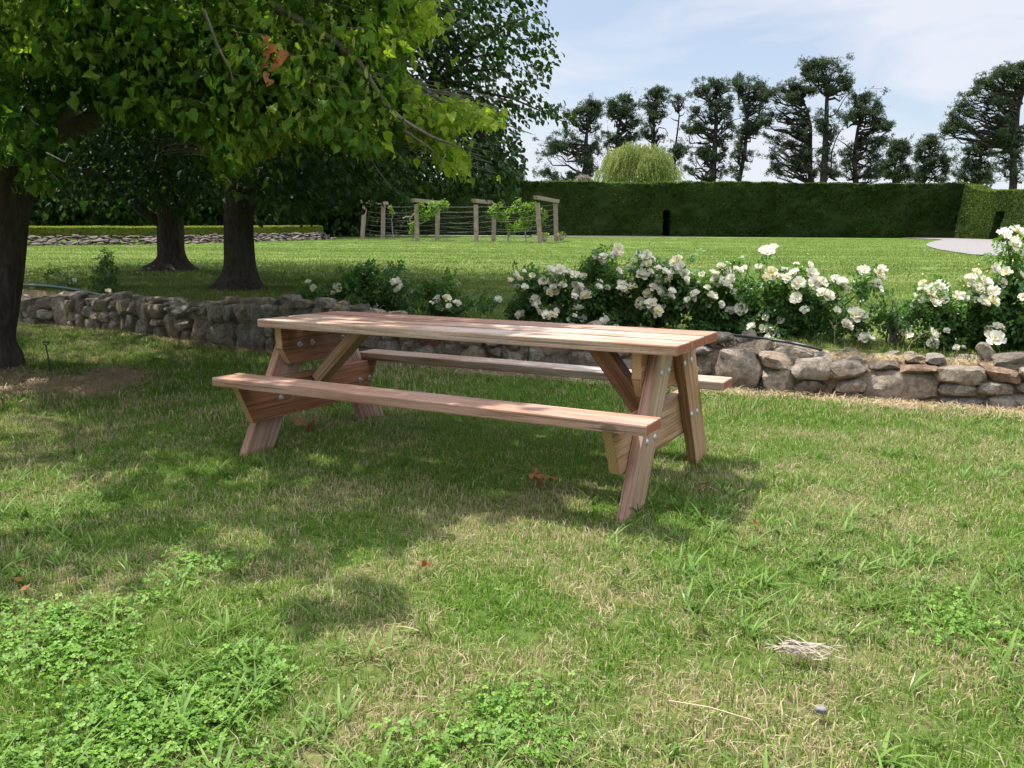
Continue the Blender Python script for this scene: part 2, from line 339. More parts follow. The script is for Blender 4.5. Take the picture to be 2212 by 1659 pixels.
MAT['end_pale'] = mat_endgrain("pale_end_grain", (.50, .34, .18), (.36, .21, .10))
MAT['metal'] = mat_plain("galvanised_steel", (.42, .44, .47), (.58, .60, .63), 90, .42, .5, .7, .1, .001)
MAT['stone'] = mat_stone()
MAT['darkstone'] = mat_plain('dark_rubble', (.06, .05, .045), (.17, .14, .12), 7, .95, .1, 0, 1, .05)
MAT['mortar'] = mat_plain("straw_mortar", (.14, .10, .07), (.40, .32, .22), 30, .95, .1, 0, 1.0, .03)
MAT['bark'] = mat_bark("dark_bark", (.030, .024, .020), (.115, .095, .080))
MAT['bark_pine'] = mat_bark("pine_bark", (.018, .015, .014), (.052, .043, .038), 3)
MAT['twig'] = mat_bark("grey_twig", (.15, .13, .11), (.38, .34, .29), 14)
MAT['linden'] = leaf_mat("linden_leaf", [(0, (.038, .092, .014)), (.3, (.072, .155, .020)), (.6, (.12, .215, .026)), (.85, (.19, .29, .035)), (1, (.36, .46, .06))], .55, (1.0, 1.15, .42), .18, .5)
MAT['bract'] = leaf_mat("linden_blossom", [(0, (.25, .30, .06)), (1, (.45, .42, .14))], .4)
MAT['oak'] = leaf_mat("dark_leaf", [(0, (.018, .042, .014)), (.5, (.035, .075, .018)), (.85, (.06, .12, .022)), (1, (.13, .20, .03))], .38, (1.0, 1.1, .4), .22, .5)
MAT['far'] = leaf_mat("far_leaf", [(0, (.018, .045, .010)), (.5, (.04, .085, .016)), (1, (.085, .14, .025))], .35, (1, 1, .4), .3, .5)
MAT['vine'] = leaf_mat("vine_leaf", [(0, (.10, .20, .025)), (.5, (.17, .30, .04)), (1, (.28, .40, .07))], .4, (1, 1, .4))
MAT['rose'] = leaf_mat("rose_leaf", [(0, (.055, .125, .040)), (.45, (.10, .205, .050)), (.8, (.18, .31, .06)), (1, (.31, .40, .09))], .38, (1, 1.1, .5), .45, .38)
MAT['pine'] = leaf_mat("pine_needles", [(0, (.036, .056, .034)), (.5, (.072, .104, .052)), (1, (.13, .17, .07))], .12, (1, 1, .6), .15, .7)
MAT['willow'] = leaf_mat("willow_leaf", [(0, (.14, .19, .045)), (.5, (.24, .30, .085)), (1, (.36, .41, .15))], .35, (1, 1, .5), .2, .6)
MAT['hedge'] = leaf_mat("cypress_hedge", [(0, (.020, .036, .010)), (.5, (.052, .086, .019)), (.8, (.11, .16, .027)), (1, (.20, .27, .04))], .15, (1, 1, .4), .05, .8, .5)
MAT['box'] = leaf_mat("box_leaf", [(0, (.09, .13, .014)), (.5, (.18, .23, .025)), (1, (.28, .33, .045))], .25, (1, 1, .4), .3, .6)
MAT['dead'] = leaf_mat("dead_leaf_brown", [(0, (.20, .075, .03)), (.5, (.32, .14, .06)), (1, (.42, .22, .11))], .3, (1, .8, .4), .2, .7)
MAT['post'] = mat_plain("weathered_post", (.20, .15, .12), (.34, .27, .22), 6, .9, .1, 0, .4, .02)
MAT['dryroot'] = mat_plain('dry_grey_root', (.24, .20, .16), (.50, .44, .36), 60, .9, .1)
MAT['wire'] = mat_plain("grey_wire", (.05, .052, .05), (.085, .088, .085), 10, .6, .4, .2)
MAT['gravel'] = mat_plain("white_gravel", (.14, .130, .130), (.225, .21, .21), 9, .95, .1, 0, .6, .03)
MAT['black'] = mat_plain("black_plastic", (.02, .022, .025), (.035, .038, .042), 10, .4, .5)
MAT['hose'] = mat_plain("green_hose", (.02, .05, .045), (.035, .075, .065), 10, .35, .5)
MAT['urn'] = mat_plain("cast_stone", (.30, .26, .21), (.48, .43, .36), 16, .9, .1)
def mat_petal():
    m, t, out = M("white_petal"); c = ramp(t, [(0, (.88, .60, .08)), (.14, (.88, .70, .18)), (.36, (.87, .82, .52)), (.65, (.86, .835, .69)), (1, (.86, .84, .74))], attr(t))
    b = bsdf(t, None, c, .6, .2); tr = t.nodes.new('ShaderNodeBsdfTranslucent'); t.links.new(c, tr.inputs['Color'])
    mx_ = t.nodes.new('ShaderNodeMixShader'); mx_.inputs[0].default_value = .3
    t.links.new(b.outputs[0], mx_.inputs[1]); t.links.new(tr.outputs[0], mx_.inputs[2]); t.links.new(mx_.outputs[0], out.inputs['Surface']); return m
MAT['petal'] = mat_petal()
MAT['stamen'] = mat_plain("yellow_stamen", (.62, .36, .04), (.80, .55, .08), 80, .7)
MAT['bud'] = mat_plain("peach_bud", (.70, .38, .14), (.80, .62, .34), 60, .7)

# ------------------------------------------------------------------ terrain
TX, TY, TYAW = -0.2031, 4.4653, -0.4910
c_, s_t = math.cos(TYAW), math.sin(TYAW)
BARE = [(-200, 800), (60, 800), (130, 815), (190, 808), (280, 795), (330, 812), (280, 850), (160, 862), (0, 868), (-200, 880)]
bare_w = [tuple(G(*p)[:2]) for p in BARE]
def straw_amount(x, y, wd=None):
    if wd is None: wd = wdist(x, y)
    wob = .22 * (vnoise(np.stack([x * 2.2 + 50, y * 2.2 + 50, 0 * x + 2], -1)) - .35)
    side = np.clip((x + 5.2) / 3.0, .25, 1.0)
    s_ = np.clip((wd + .27 * side + wob) / .12, 0, 1) * (wd < .3)
    b = inpoly(x + .25 * (vnoise(np.stack([x * 3, y * 3 + 9, 0 * x], -1)) - .5), y + .25 * (vnoise(np.stack([x * 3 + 20, y * 3, 0 * x], -1)) - .5), bare_w)
    cx, cy = G(1490, 800)[:2]
    return np.maximum(s_, b * .95)

def build_lawn():
    xs = np.concatenate([np.linspace(-900, -40, 18), np.linspace(-38, -9, 40), np.linspace(-8.8, 6, 297), np.linspace(6.4, 42, 90), np.linspace(46, 900, 18)])
    ys = np.concatenate([np.linspace(-400, -4, 12), np.linspace(-3, 1.4, 12), np.linspace(1.5, 13.5, 300), np.linspace(13.8, 62, 150), np.linspace(66, 1600, 26)])
    X, Y = np.meshgrid(xs, ys); wd = wdist(X, Y); Z = gz(X, Y, wd)
    V = np.stack([X, Y, Z], -1).reshape(-1, 3); nx, ny = len(xs), len(ys)
    i = (np.arange(ny - 1)[:, None] * nx + np.arange(nx - 1)[None]).ravel(); Fq = np.stack([i, i + 1, i + nx + 1, i + nx], 1)
    me = mk_mesh("lawn", V, [Fq], MAT['lawn'], True)
    a = me.attributes.new('straw', 'FLOAT', 'POINT'); a.data.foreach_set('value', straw_amount(X, Y, wd).ravel().astype(np.float32))
    o = obj("lawn", me); tag(o, kind='structure'); return o
build_lawn()

# gravel drive and the strip at the hedge foot: sheets lying on the lawn
def sheet(name, pts, lift=.012, z_from=None, n=1):
    bm = bmesh.new(); vs = [bm.verts.new((p[0], p[1], float(gz(p[0], p[1])) + lift)) for p in pts]; f = bm.faces.new(vs)
    bmesh.ops.triangulate(bm, faces=[f])
    for _ in range(n): bmesh.ops.subdivide_edges(bm, edges=bm.edges[:], cuts=2, use_grid_fill=True)
    for v in bm.verts: v.co.z = float(gz(v.co.x, v.co.y)) + lift
    me = bpy.data.meshes.new(name); bm.to_mesh(me); bm.free(); me.materials.append(MAT['gravel']); o = obj(name, me); tag(o, kind='structure'); return o
gp = [(1999, 531), (2005, 526.5), (2022, 521.5), (2036, 517.5)]
gp = [tuple(GU(*p)[:2]) for p in gp] + [(26.0, 57.6), (31.3, 57.6), (31.0, 44.0), (36.0, 38.0), (30, 28)] + [tuple(GU(*p)[:2]) for p in [(2260, 557), (2200, 556), (2140, 554), (2095, 551), (2060, 546.5), (2030, 541), (2012, 536)]]
sheet("gravel_drive", gp, .035, n=2)
gi = [tuple(GU(*p)[:2]) for p in [(2176, 531), (2190, 526.5), (2240, 523), (2300, 524), (2300, 540), (2240, 539), (2195, 536)]]
o = sheet("grass_island", gi, .055, n=1); o.data.materials.clear(); o.data.materials.append(MAT['lawn'])
hp = [(-9, 57.0), (-4, 55.6), (2, 55.2), (8, 56.6), (13, 57.3), (13, 57.8), (-9, 57.8)]
sheet("gravel_path", hp, .03, n=2)

# ------------------------------------------------------------------ hedges
def sweep_hedge(name, line, h, thick, batter, label, cat, mat, slots=(), flake=.11, nfl=30000, dis=.16, rs=.16, seed=0, nx=0, vbias=0.0):
    """hedge swept along a line (front foot line); parts none: one clipped mass"""
    rg = np.random.default_rng(seed); line = np.asarray(line, float); seg = np.hypot(*np.diff(line, axis=0).T); cs = np.concatenate([[0], np.cumsum(seg)]); Ltot = cs[-1]
    ns = int(Ltot / rs) + 1; s_ = np.linspace(0, Ltot, ns); cx = np.interp(s_, cs, line[:, 0]); cy = np.interp(s_, cs, line[:, 1])
    tx_, ty_ = np.gradient(cx), np.gradient(cy); ln = np.hypot(tx_, ty_); nxv, nyv = -ty_ / ln, tx_ / ln       # normal to the back
    hh = h(s_) if callable(h) else np.full(ns, h); nh = max(5, int(np.max(hh) / rs)); 
    prof = [(batter * k / nh, k / nh) for k in range(nh + 1)]
    nt_ = max(3, int(thick / (rs * 2.5))); prof += [(batter + (thick - 2 * batter) * k / nt_, 1.0) for k in range(1, nt_ + 1)] + [(thick - batter * (1 - q), q) for q in (.66, .33, 0)]
    prof = np.array(prof); k = len(prof)
    D = prof[:, 0][None, :].repeat(ns, 0); Hh = prof[:, 1][None, :] * hh[:, None]
    X = cx[:, None] + nxv[:, None] * D; Y = cy[:, None] + nyv[:, None] * D; Zg = gz(X[:, 0], Y[:, 0])[:, None]; Z = Zg + Hh
    P = np.stack([X, Y, Z], -1); nn = vnoise(P * 1.1 + 40) * .6 + vnoise(P * 2.9 + 11) * .4 + .25 * vnoise(P * 7)
    dd = (nn - .55) * dis; P[..., 0] -= nxv[:, None] * dd; P[..., 1] -= nyv[:, None] * dd
    P[:, nh:nh + nt_ + 1, 2] += dd[:, nh:nh + nt_ + 1] * .8
    P[:, nh, 2] -= .04; 
    for (s0, s1, zt) in slots:
        m = (s_[:, None] > s0) & (s_[:, None] < s1) & (Hh < zt) & (D <= batter * 1.01 + 1e-6); P[..., 0] += np.where(m, nxv[:, None] * thick * .8, 0); P[..., 1] += np.where(m, nyv[:, None] * thick * .8, 0)
    i = (np.arange(ns - 1)[:, None] * k + np.arange(k - 1)[None]).ravel(); Fq = np.stack([i, i + k, i + k + 1, i + 1], 1)
    mb = MB(); mb.add(P.reshape(-1, 3), Fq, 0, .12)
    # clipped sprays over the surface
    a = rg.integers(0, ns - 1, nfl); b = rg.integers(0, nh + nt_, nfl); u, v = rg.random(nfl), rg.random(nfl)
    Q = P[a, b] * ((1 - u) * (1 - v))[:, None] + P[a + 1, b] * (u * (1 - v))[:, None] + P[a, b + 1] * ((1 - u) * v)[:, None] + P[a + 1, b + 1] * (u * v)[:, None]
    top = b >= nh; nrm = np.stack([-nxv[a], -nyv[a], .3 + 0 * nxv[a]], 1); nrm[top] = (0, 0, 1); bald = vnoise(Q * np.array([.5, .5, 1.9]) + 70) * .6 + vnoise(Q * np.array([1.7, 1.7, 5]) + 20) * .4 > (.66 if mat != 'box' else 2)
    keep = ~bald; Q, nrm, top = Q[keep], nrm[keep], top[keep]; n = len(Q)
    d = nrm + rg.normal(0, .8, (n, 3)); d[:, 2] += .5
    tv = np.array([(0, -.22, 0), (.5, -.4, .05), (1, 0, 0), (.5, .4, .05), (0, .22, 0)]); tf = [np.array([(0, 1, 3, 4)]), np.array([(1, 2, 3)])]
    edge = top & (rg.random(n) < .25); d[edge] = rg.normal(0, .35, (edge.sum(), 3)) + (0, 0, 1)
    V, Ff, va = scatter(tv, tf, Q - nrm * flake * .3, rot_dir(d, rg.uniform(-3, 3, n)), flake * rg.uniform(.6, 1.3, n)[:, None], np.clip(rg.normal(.40, .2, n) + .45 * top + vbias + .5 * (vnoise(Q * .45 + 5) - .5), 0, 1))  # top sprays take a lighter colour, painting in sun on the hedge top
    mb.add(V, Ff, 0, va); o = mb.build(name, MAT[mat]); tag(o, label, cat); return o
def hh_main(s_): return 3.62 + .04 * np.sin(s_ * .35)
d1 = 58.0
xa = AT(1427, 480, d1)[0] + 42; 
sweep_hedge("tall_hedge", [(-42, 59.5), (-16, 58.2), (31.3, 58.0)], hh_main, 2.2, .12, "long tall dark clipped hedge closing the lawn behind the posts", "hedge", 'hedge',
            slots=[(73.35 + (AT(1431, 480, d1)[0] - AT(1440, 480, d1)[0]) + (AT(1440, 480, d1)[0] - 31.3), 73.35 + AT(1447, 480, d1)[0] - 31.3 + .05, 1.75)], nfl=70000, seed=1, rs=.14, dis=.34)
# the side hedge comes toward the camera and turns its sunlit face to the drive
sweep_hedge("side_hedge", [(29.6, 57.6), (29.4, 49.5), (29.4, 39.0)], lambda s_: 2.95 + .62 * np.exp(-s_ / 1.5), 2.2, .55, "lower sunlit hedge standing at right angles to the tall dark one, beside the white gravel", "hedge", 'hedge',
            slots=[(4.6, 5.5, 1.65)], nfl=30000, seed=2, rs=.12, vbias=.26, flake=.08)  # vbias lightens the leaf colour to paint sunlight on this hedge
bl = [GU(20, 526), GU(380, 521), GU(560, 518.5), GU(738, 515)]
bl = [(GU(20, 533)[0], GU(20, 533)[1]), (GU(380, 528)[0], GU(380, 528)[1]), (-9.3, 44.5)]
LOWWALL = np.array(bl); LOWDIR = LOWWALL[-1] - LOWWALL[0]; LOWDIR = LOWDIR / np.hypot(*LOWDIR)
off = np.array([-LOWDIR[1], LOWDIR[0]])
_hb = LOWWALL + off * .75
def build_box_hedge():
    global gz
    g0 = gz; gz2 = lambda x, y, wd=None: g0(x, y, wd) + .30
    globals()['gz'] = gz2
    sweep_hedge("box_hedge", _hb, .40, .8, .03, "low clipped yellow green box hedge above the far rubble edging, left", "hedge", 'box', nfl=26000, flake=.05, dis=.05, rs=.10, seed=5)
    globals()['gz'] = g0
build_box_hedge()

# ------------------------------------------------------------------ stones
def ico(n):
    bm = bmesh.new(); bmesh.ops.create_icosphere(bm, subdivisions=n, radius=1.0)
    V = np.array([v.co[:] for v in bm.verts]); Fc = np.array([[v.index for v in f.verts] for f in bm.faces]); bm.free(); return V, Fc
ICO3, ICO3F = ico(4); ICO2, ICO2F = ico(3); ICO1, ICO1F = ico(2)
def stone(rg, size, base=0):
    V0, Fc = ((ICO3, ICO3F), (ICO2, ICO2F), (ICO1, ICO1F))[base]
    e = rg.uniform(3.0, 7.0); V = V0 / ((np.abs(V0) ** e).sum(1) ** (1 / e))[:, None]
    for _ in range(rg.integers(10, 17)):
        n = rg.normal(size=3); n[1] *= 1.3; n /= np.linalg.norm(n); d = V @ n; lim = rg.uniform(.66, .95) * d.max(); ex = np.maximum(d - lim, 0); V = V - (ex * .985)[:, None] * n
    o = rg.uniform(0, 40, 3); V = V * (1 + .20 * (vnoise(V * 2.0 + 4 + o) - .5) + .13 * np.abs(vnoise(V * 4.5 + 9 + o) - .5) + .07 * (vnoise(V * 11 + 20 + o) - .5))[:, None]
    V = V / np.abs(V).max(0)
    return V * np.asarray(size) / 2, Fc

def build_wall():
    rg = np.random.default_rng(21); mb = MB()
    seg = np.hypot(*np.diff(WALL, axis=0).T); cs = np.concatenate([[0], np.cumsum(seg)])
    def at(s_):
        return np.array([np.interp(s_, cs, WALL[:, 0]), np.interp(s_, cs, WALL[:, 1])])
    def frame(s_):
        a, b = at(s_ - .15), at(s_ + .15); t = (b - a) / np.linalg.norm(b - a); return at(s_), t, np.array([-t[1], t[0]])
    s0, s1 = cs[1] + 1.0, cs[-2] + .5
    def height(s_):
        p = at(s_); h = .40 + .10 * math.exp(-((p[0] + 2.8) / 1.6) ** 2) + .03 * math.sin(s_ * 1.7); return h - .075 * max(0, min(1, (p[0] - .5) / 2))
    # front courses
    def put(s_, z, w, h, dep, back=.0, tilt=.12, base=1):
        P, t, n = frame(s_); V, Fc = stone(rg, (w, dep, h), base)
        a = rg.normal(0, tilt); c, s2 = math.cos(a), math.sin(a); V = np.stack([V[:, 0] * c - V[:, 2] * s2, V[:, 1], V[:, 0] * s2 + V[:, 2] * c], 1)
        ctr = P + n * (dep / 2 + back); X = ctr[0] + V[:, 0] * t[0] + V[:, 1] * n[0]; Y = ctr[1] + V[:, 0] * t[1] + V[:, 1] * n[1]
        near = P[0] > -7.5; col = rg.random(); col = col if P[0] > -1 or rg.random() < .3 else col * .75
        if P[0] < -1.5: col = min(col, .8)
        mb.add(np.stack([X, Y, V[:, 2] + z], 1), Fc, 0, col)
    s_ = s0
    while s_ < s1:                                                    # columns of two to four stones, or one big boulder
        x = at(s_)[0]; H = height(s_); big = rg.random() < (.20 if x > 1.2 else .04); w = (rg.uniform(.32, .52) if x > 1.2 else rg.uniform(.28, .38)) if big else rg.uniform(.15, .31) * (1 if x > -1 else .9)
        b = 1 if x > -8 else 2
        if big: zs = [H * rg.uniform(.72, 1.0)]; zs.append(H - zs[0])
        else:
            k = rg.integers(2, 4); zs = rg.uniform(.6, 1.3, k); zs = list(zs / zs.sum() * H)
        z = -.02
        for j, hh in enumerate(zs):
            if hh < .05: z += hh; continue
            if hh < .15 and w > .3:
                for q in (-.25, .25): put(s_ + w / 2 + q * w, z + hh / 2, w * .56, hh * 1.22, rg.uniform(.2, .3), rg.uniform(-.02, .03), .1, 2)
            else: put(s_ + w / 2 + rg.normal(0, .02), z + hh / 2, w * rg.uniform(1.08, 1.24), hh * rg.uniform(1.14, 1.34), rg.uniform(.22, .36), rg.uniform(-.03, .03), .08, 0 if big and b == 1 else b)
            z += hh
        s_ += w
    # capping and rubble on top, back row
    s_ = s0
    while s_ < s1:
        w = rg.uniform(.12, .34); H = height(s_)
        if rg.random() < .8: put(s_ + w / 2, H - .015 + rg.uniform(-.025, .045), w * 1.1, rg.uniform(.06, .17), rg.uniform(.15, .28), rg.uniform(.02, .1), .15)
        if rg.random() < .75: put(s_ + w / 2, H - .03, w * 1.1, rg.uniform(.08, .17), rg.uniform(.15, .28), rg.uniform(.22, .34), .2, 2)
        s_ += w
    for px, py, w, h in [(2110, 735, .11, .17), (1590, 745, .11, .13)]:
        P = G(px, py, .42); k = np.argmin([np.hypot(*(at(q) - P[:2])) for q in np.linspace(s0, s1, 800)]); q = np.linspace(s0, s1, 800)[k]
        put(q, height(q) + .06, w, h, .12, .22, .5)
    # mortar body
    ss = np.arange(s0, s1, .06); ring = []
    for q in ss:
        P, t, n = frame(q); H = height(q) - .035
        for d, z in ((.12, -.05), (.115, H * .5), (.12, H - .05), (.18, H - .01), (.40, H - .01), (.48, H - .05), (.5, -.05)):
            X = P + n * d; ring.append((X[0], X[1], z))
    ring = np.array(ring); nn = vnoise(ring * 9 + 30) - .5; ring[:, 2] += nn * .04; ring[:, :2] += (nn * .05)[:, None]
    k = 7; i = (np.arange(len(ss) - 1)[:, None] * k + np.arange(k - 1)[None]).ravel(); mb.add(ring, np.stack([i, i + k, i + k + 1, i + 1], 1), 1, .5)
    o = mb.build("stone_wall", [MAT['stone'], MAT['mortar']], smooth=False); tag(o, "low rubble stone retaining wall with straw mortar running behind the picnic table", "wall")
    # shade smooth with sharp facets kept by angle
    n = len(o.data.polygons); o.data.polygons.foreach_set('use_smooth', np.ones(n, bool)); 
    try: o.data.set_sharp_from_angle(angle=math.radians(32))
    except Exception: pass
    return at, cs, height, frame
wall_at, wall_cs, wall_h, wall_frame = build_wall()

def build_low_wall():
    rg = np.random.default_rng(8); mb = MB(); a, b = LOWWALL[0], LOWWALL[-1]; Ln = np.hypot(*(b - a)); q = 0
    seg = np.hypot(*np.diff(LOWWALL, axis=0).T); cs = np.concatenate([[0], np.cumsum(seg)])
    while q < cs[-1]:
        w = rg.uniform(.10, .42)
        for j in range(4):
            V, Fc = stone(rg, (w * rg.uniform(.9, 1.5), rg.uniform(.2, .4), rg.uniform(.07, .17)), 2); P = np.array([np.interp(q, cs, LOWWALL[:, 0]), np.interp(q, cs, LOWWALL[:, 1])]) + off * (.05 + .17 * j) + rg.normal(0, .06, 2)
            P3 = np.array([P[0], P[1], float(gz(*P)) + .04 + .085 * j + rg.normal(0, .02)]); Rz = math.atan2(LOWDIR[1], LOWDIR[0]) + rg.normal(0, .3); c, s2 = math.cos(Rz), math.sin(Rz)
            mb.add(np.stack([V[:, 0] * c - V[:, 1] * s2, V[:, 0] * s2 + V[:, 1] * c, V[:, 2] + V[:, 0] * rg.normal(0, .2)], 1) + P3, Fc, 0, rg.random() * .10)
        q += w
    o = mb.build("rubble_edging", MAT['darkstone']); tag(o, "low far edging of loose dark rubble stones under the box hedge", "wall")
build_low_wall()

# ------------------------------------------------------------------ picnic table
table = empty("picnic_table", (TX, TY, 0), TYAW)
tag(table, "heavy reddish timber picnic table with two attached bench seats on the grass", "picnic table")
def board(name, V, polys, grain, mats, ends=(), bevel=.006, parent=table, third=None, label=None, origin=None):
    """V in table coordinates; the object's local X runs along the grain"""
    gx = np.array(grain, float); gx /= np.linalg.norm(gx); z = np.array((0, 0, 1.0)) if abs(gx[2]) < .9 else np.array((1.0, 0, 0)); y = np.cross(z, gx); y /= np.linalg.norm(y); z = np.cross(gx, y)
    B = np.stack([gx, y, z], 1); V = np.asarray(V, float); o0 = V.mean(0); loc = (V - o0) @ B
    bm = bmesh.new(); vs = [bm.verts.new(v) for v in loc]
    for i, f in enumerate(polys):
        fc = bm.faces.new([vs[k] for k in f]); fc.material_index = 1 if i in ends else (2 if third and i in third else 0)
    bmesh.ops.recalc_face_normals(bm, faces=bm.faces[:])
    bmesh.ops.bevel(bm, geom=bm.edges[:], offset=bevel, segments=2, profile=.6, affect='EDGES', clamp_overlap=True)
    bm.normal_update(); me = bpy.data.meshes.new(name); bm.to_mesh(me); bm.free()
    for m in mats: me.materials.append(MAT[m])
    for p in me.polygons: p.use_smooth = False
    o = obj(name, me, parent); m4 = Matrix.Identity(4)
    for r in range(3):
        for c in range(3): m4[r][c] = B[r, c]
        m4[r][3] = o0[r]
    o.matrix_local = m4
    if label: o['label'] = label
    return o
def boxboard(name, x0, x1, y0, y1, z0, z1, mats, grain=(1, 0, 0), label=None, bevel=.006, ends=(0, 1), third=None):
    V = [(x, y, z) for x in (x0, x1) for y in (y0, y1) for z in (z0, z1)]
    return board(name, V, [(0, 1, 3, 2), (4, 6, 7, 5), (0, 4, 5, 1), (2, 3, 7, 6), (0, 2, 6, 4), (1, 5, 7, 3)], grain, mats, ends, bevel, label=label, third=third)
def profile(name, yz, x0, x1, grain, mats, ends=(), label=None, bevel=.005, third=None):
    n = len(yz); V = [(x0, y, z) for y, z in yz] + [(x1, y, z) for y, z in yz]
    P = [tuple(range(n)), tuple(range(n, 2 * n))[::-1]] + [(i, (i + 1) % n, n + (i + 1) % n, n + i) for i in range(n)]
    return board(name, V, P, grain, mats, [e + 2 for e in ends], bevel, label=label, third=third)
ZT = .75; TH = .046; bw = .206; gp_ = .034
for k, lab in enumerate(("front tabletop plank, pale edge with a knot", "middle tabletop plank", "back tabletop plank, redder timber")):
    y0 = -.343 + k * (bw + gp_)
    boxboard("tabletop_plank", -1.216 + .004 * k, 1.216 - .003 * k, y0, y0 + bw, ZT - TH, ZT, [('wood_top', 'wood_top', 'wood_red')[k], 'end_red', 'wood_edge'], label=lab, ends=(0, 1, 2) if k else (0, 1), third=None if k else (2,))
SZ = .469
boxboard("seat", -1.20, 1.212, -.704, -.512, SZ - TH, SZ, ['wood_red', 'end_red'], label="front bench seat, nearer the camera")
boxboard("seat", -1.20, 1.212, .508, .70, SZ - TH, SZ, ['wood_top', 'end_red'], label="rear bench seat, by the stone wall")
LW = .222
def leg(x0, x1, ft, tp, mats, third=None):      # ft, tp = front edge y at the foot and at the top
    return profile("leg", [(ft, -.015), (ft + LW, -.015), (tp + LW, ZT - TH - .002), (tp, ZT - TH - .002)], x0, x1, (0, tp - ft, .72), mats, (0, 2), third=third)
LEGS = [leg(1.035, 1.085, -.555, -.168, ['wood_red', 'end_pale', 'wood_edge'], (1,)), leg(1.035, 1.085, .530, .150, ['wood_dark', 'end_pale', 'wood_gold'], (1,))]  # rear leg: dark front and golden side paint in the table's shade
leg(-1.21, -1.16, -.545, -.158, ['wood_red', 'end_red']); leg(-1.21, -1.16, .530, .150, ['wood_red', 'end_red'])
BEAMS = []
for x0, x1, m in ((.983, 1.033, ['wood_gold', 'end_pale']), (-1.158, -1.108, ['wood_dark', 'end_pale'])):
    BEAMS.append(profile("top_beam", [(-.272, ZT - TH - .003), (-.262, .575), (-.20, .482), (.27, .482), (.33, .575), (.34, ZT - TH - .003)], x0, x1, (0, 1, 0), m, (0, 1, 3, 4)))
    BEAMS.append(profile("seat_beam", [(-.618, SZ - TH - .003), (-.505, .193), (.50, .193), (.612, SZ - TH - .003)], x0, x1, (0, 1, 0), m, (0, 2)))
def brace(xa, za, xb, zb, w, mats):
    d = np.array([xb - xa, zb - za]); d /= np.linalg.norm(d); n = np.array([-d[1], d[0]]) * w / 2; V = []
    q = [(xa - n[0] - (n[1]) * d[0] / d[1] * 0, za - n[1]), (xa + n[0], za + n[1]), (xb + n[0] + (ZT - TH - .003 - zb - n[1]) * d[0] / d[1], ZT - TH - .003), (xb - n[0] + (ZT - TH - .003 - zb + n[1]) * d[0] / d[1], ZT - TH - .003)]
    for y in (-.047, .047): V += [(x, y, z) for x, z in q]
    board("brace", V, [(0, 1, 2, 3), (7, 6, 5, 4), (0, 4, 5, 1), (1, 5, 6, 2), (2, 6, 7, 3), (3, 7, 4, 0)], (d[0], 0, d[1]), mats, (2, 4), .005)
brace(-1.075, .375, -.735, .69, .07, ['wood_gold', 'end_pale']); brace(.95, .39, .71, .69, .085, ['wood_dark', 'end_red'])
def bolt(x, y, z, sgn, nut, host):
    mb = MB(); a = sgn
    if nut:
        mb.tube([(0, 0, 0), (a * .003, 0, 0)], .017, 14); mb.tube([(a * .003, 0, 0), (a * .012, 0, 0)], .0105, 6); mb.tube([(a * .012, 0, 0), (a * .022, 0, 0)], .006, 8)
    else:
        mb.tube([(0, 0, 0), (a * .003, 0, 0), (a * .007, 0, 0), (a * .0095, 0, 0)], [.0155, .0150, .0105, .003], 16)
    o = mb.build("bolt", MAT['metal'], host, smooth=False); o.matrix_basis = host.matrix_basis.inverted() @ Matrix.Translation((x, y, z))
for y, z in [(-.147, .595), (-.038, .597), (-.317, .307), (-.21, .308), (.217, .596), (.33, .599), (.379, .308), (.477, .308)]:
    bolt(1.0845, y, z, 1, False, LEGS[0] if y < 0 else LEGS[1])
    if y != .33: bolt(-1.1085, y + (.02 if y < 0 else .045), z - .003, 1, True, BEAMS[2] if z > .5 else BEAMS[3])

# ------------------------------------------------------------------ leaves and trees
def leaf_heart():
    # broad heart shaped leaf, length 1 along x, folded on its midrib
    o = [(0, 0), (-.09, .15), (-.04, .38), (.14, .50), (.26, .60), (.38, .50), (.52, .54), (.64, .38), (.78, .30), (.88, .13), (1.06, 0)]
    zf = lambda x, y: .34 * abs(y) - .42 * x * x + .10 * math.sin(x * 6 + y * 3) * abs(y) * 2
    V = [(x, y, zf(x, y)) for x, y in o] + [(x * .97, -y * .88, zf(x, -y)) for x, y in o[1:-1]] + [(.35, 0, -.09)]
    n = len(o); c = len(V) - 1; up_ = list(range(n)); dn = [0] + list(range(n, n + n - 2)) + [n - 1]
    T = [(c, up_[i + 1], up_[i]) for i in range(n - 1)] + [(c, dn[i], dn[i + 1]) for i in range(n - 1)]
    return np.array(V), [np.array(T)]
def leaf_simple(w=.32, fold=.12, curl=.2):
    V = np.array([(0, 0, 0), (.35, w, fold - curl * .12), (.35, -w, fold - curl * .12), (.38, 0, 0), (.75, w * .72, fold * .7 - curl * .5), (.75, -w * .72, fold * .7 - curl * .5), (1, 0, -curl)])
    return V, [np.array([(0, 3, 1), (0, 2, 3)]), np.array([(3, 6, 4, 1), (3, 2, 5, 6)])]
HEART, HEARTF = leaf_heart(); LEAF, LEAFF = leaf_simple()
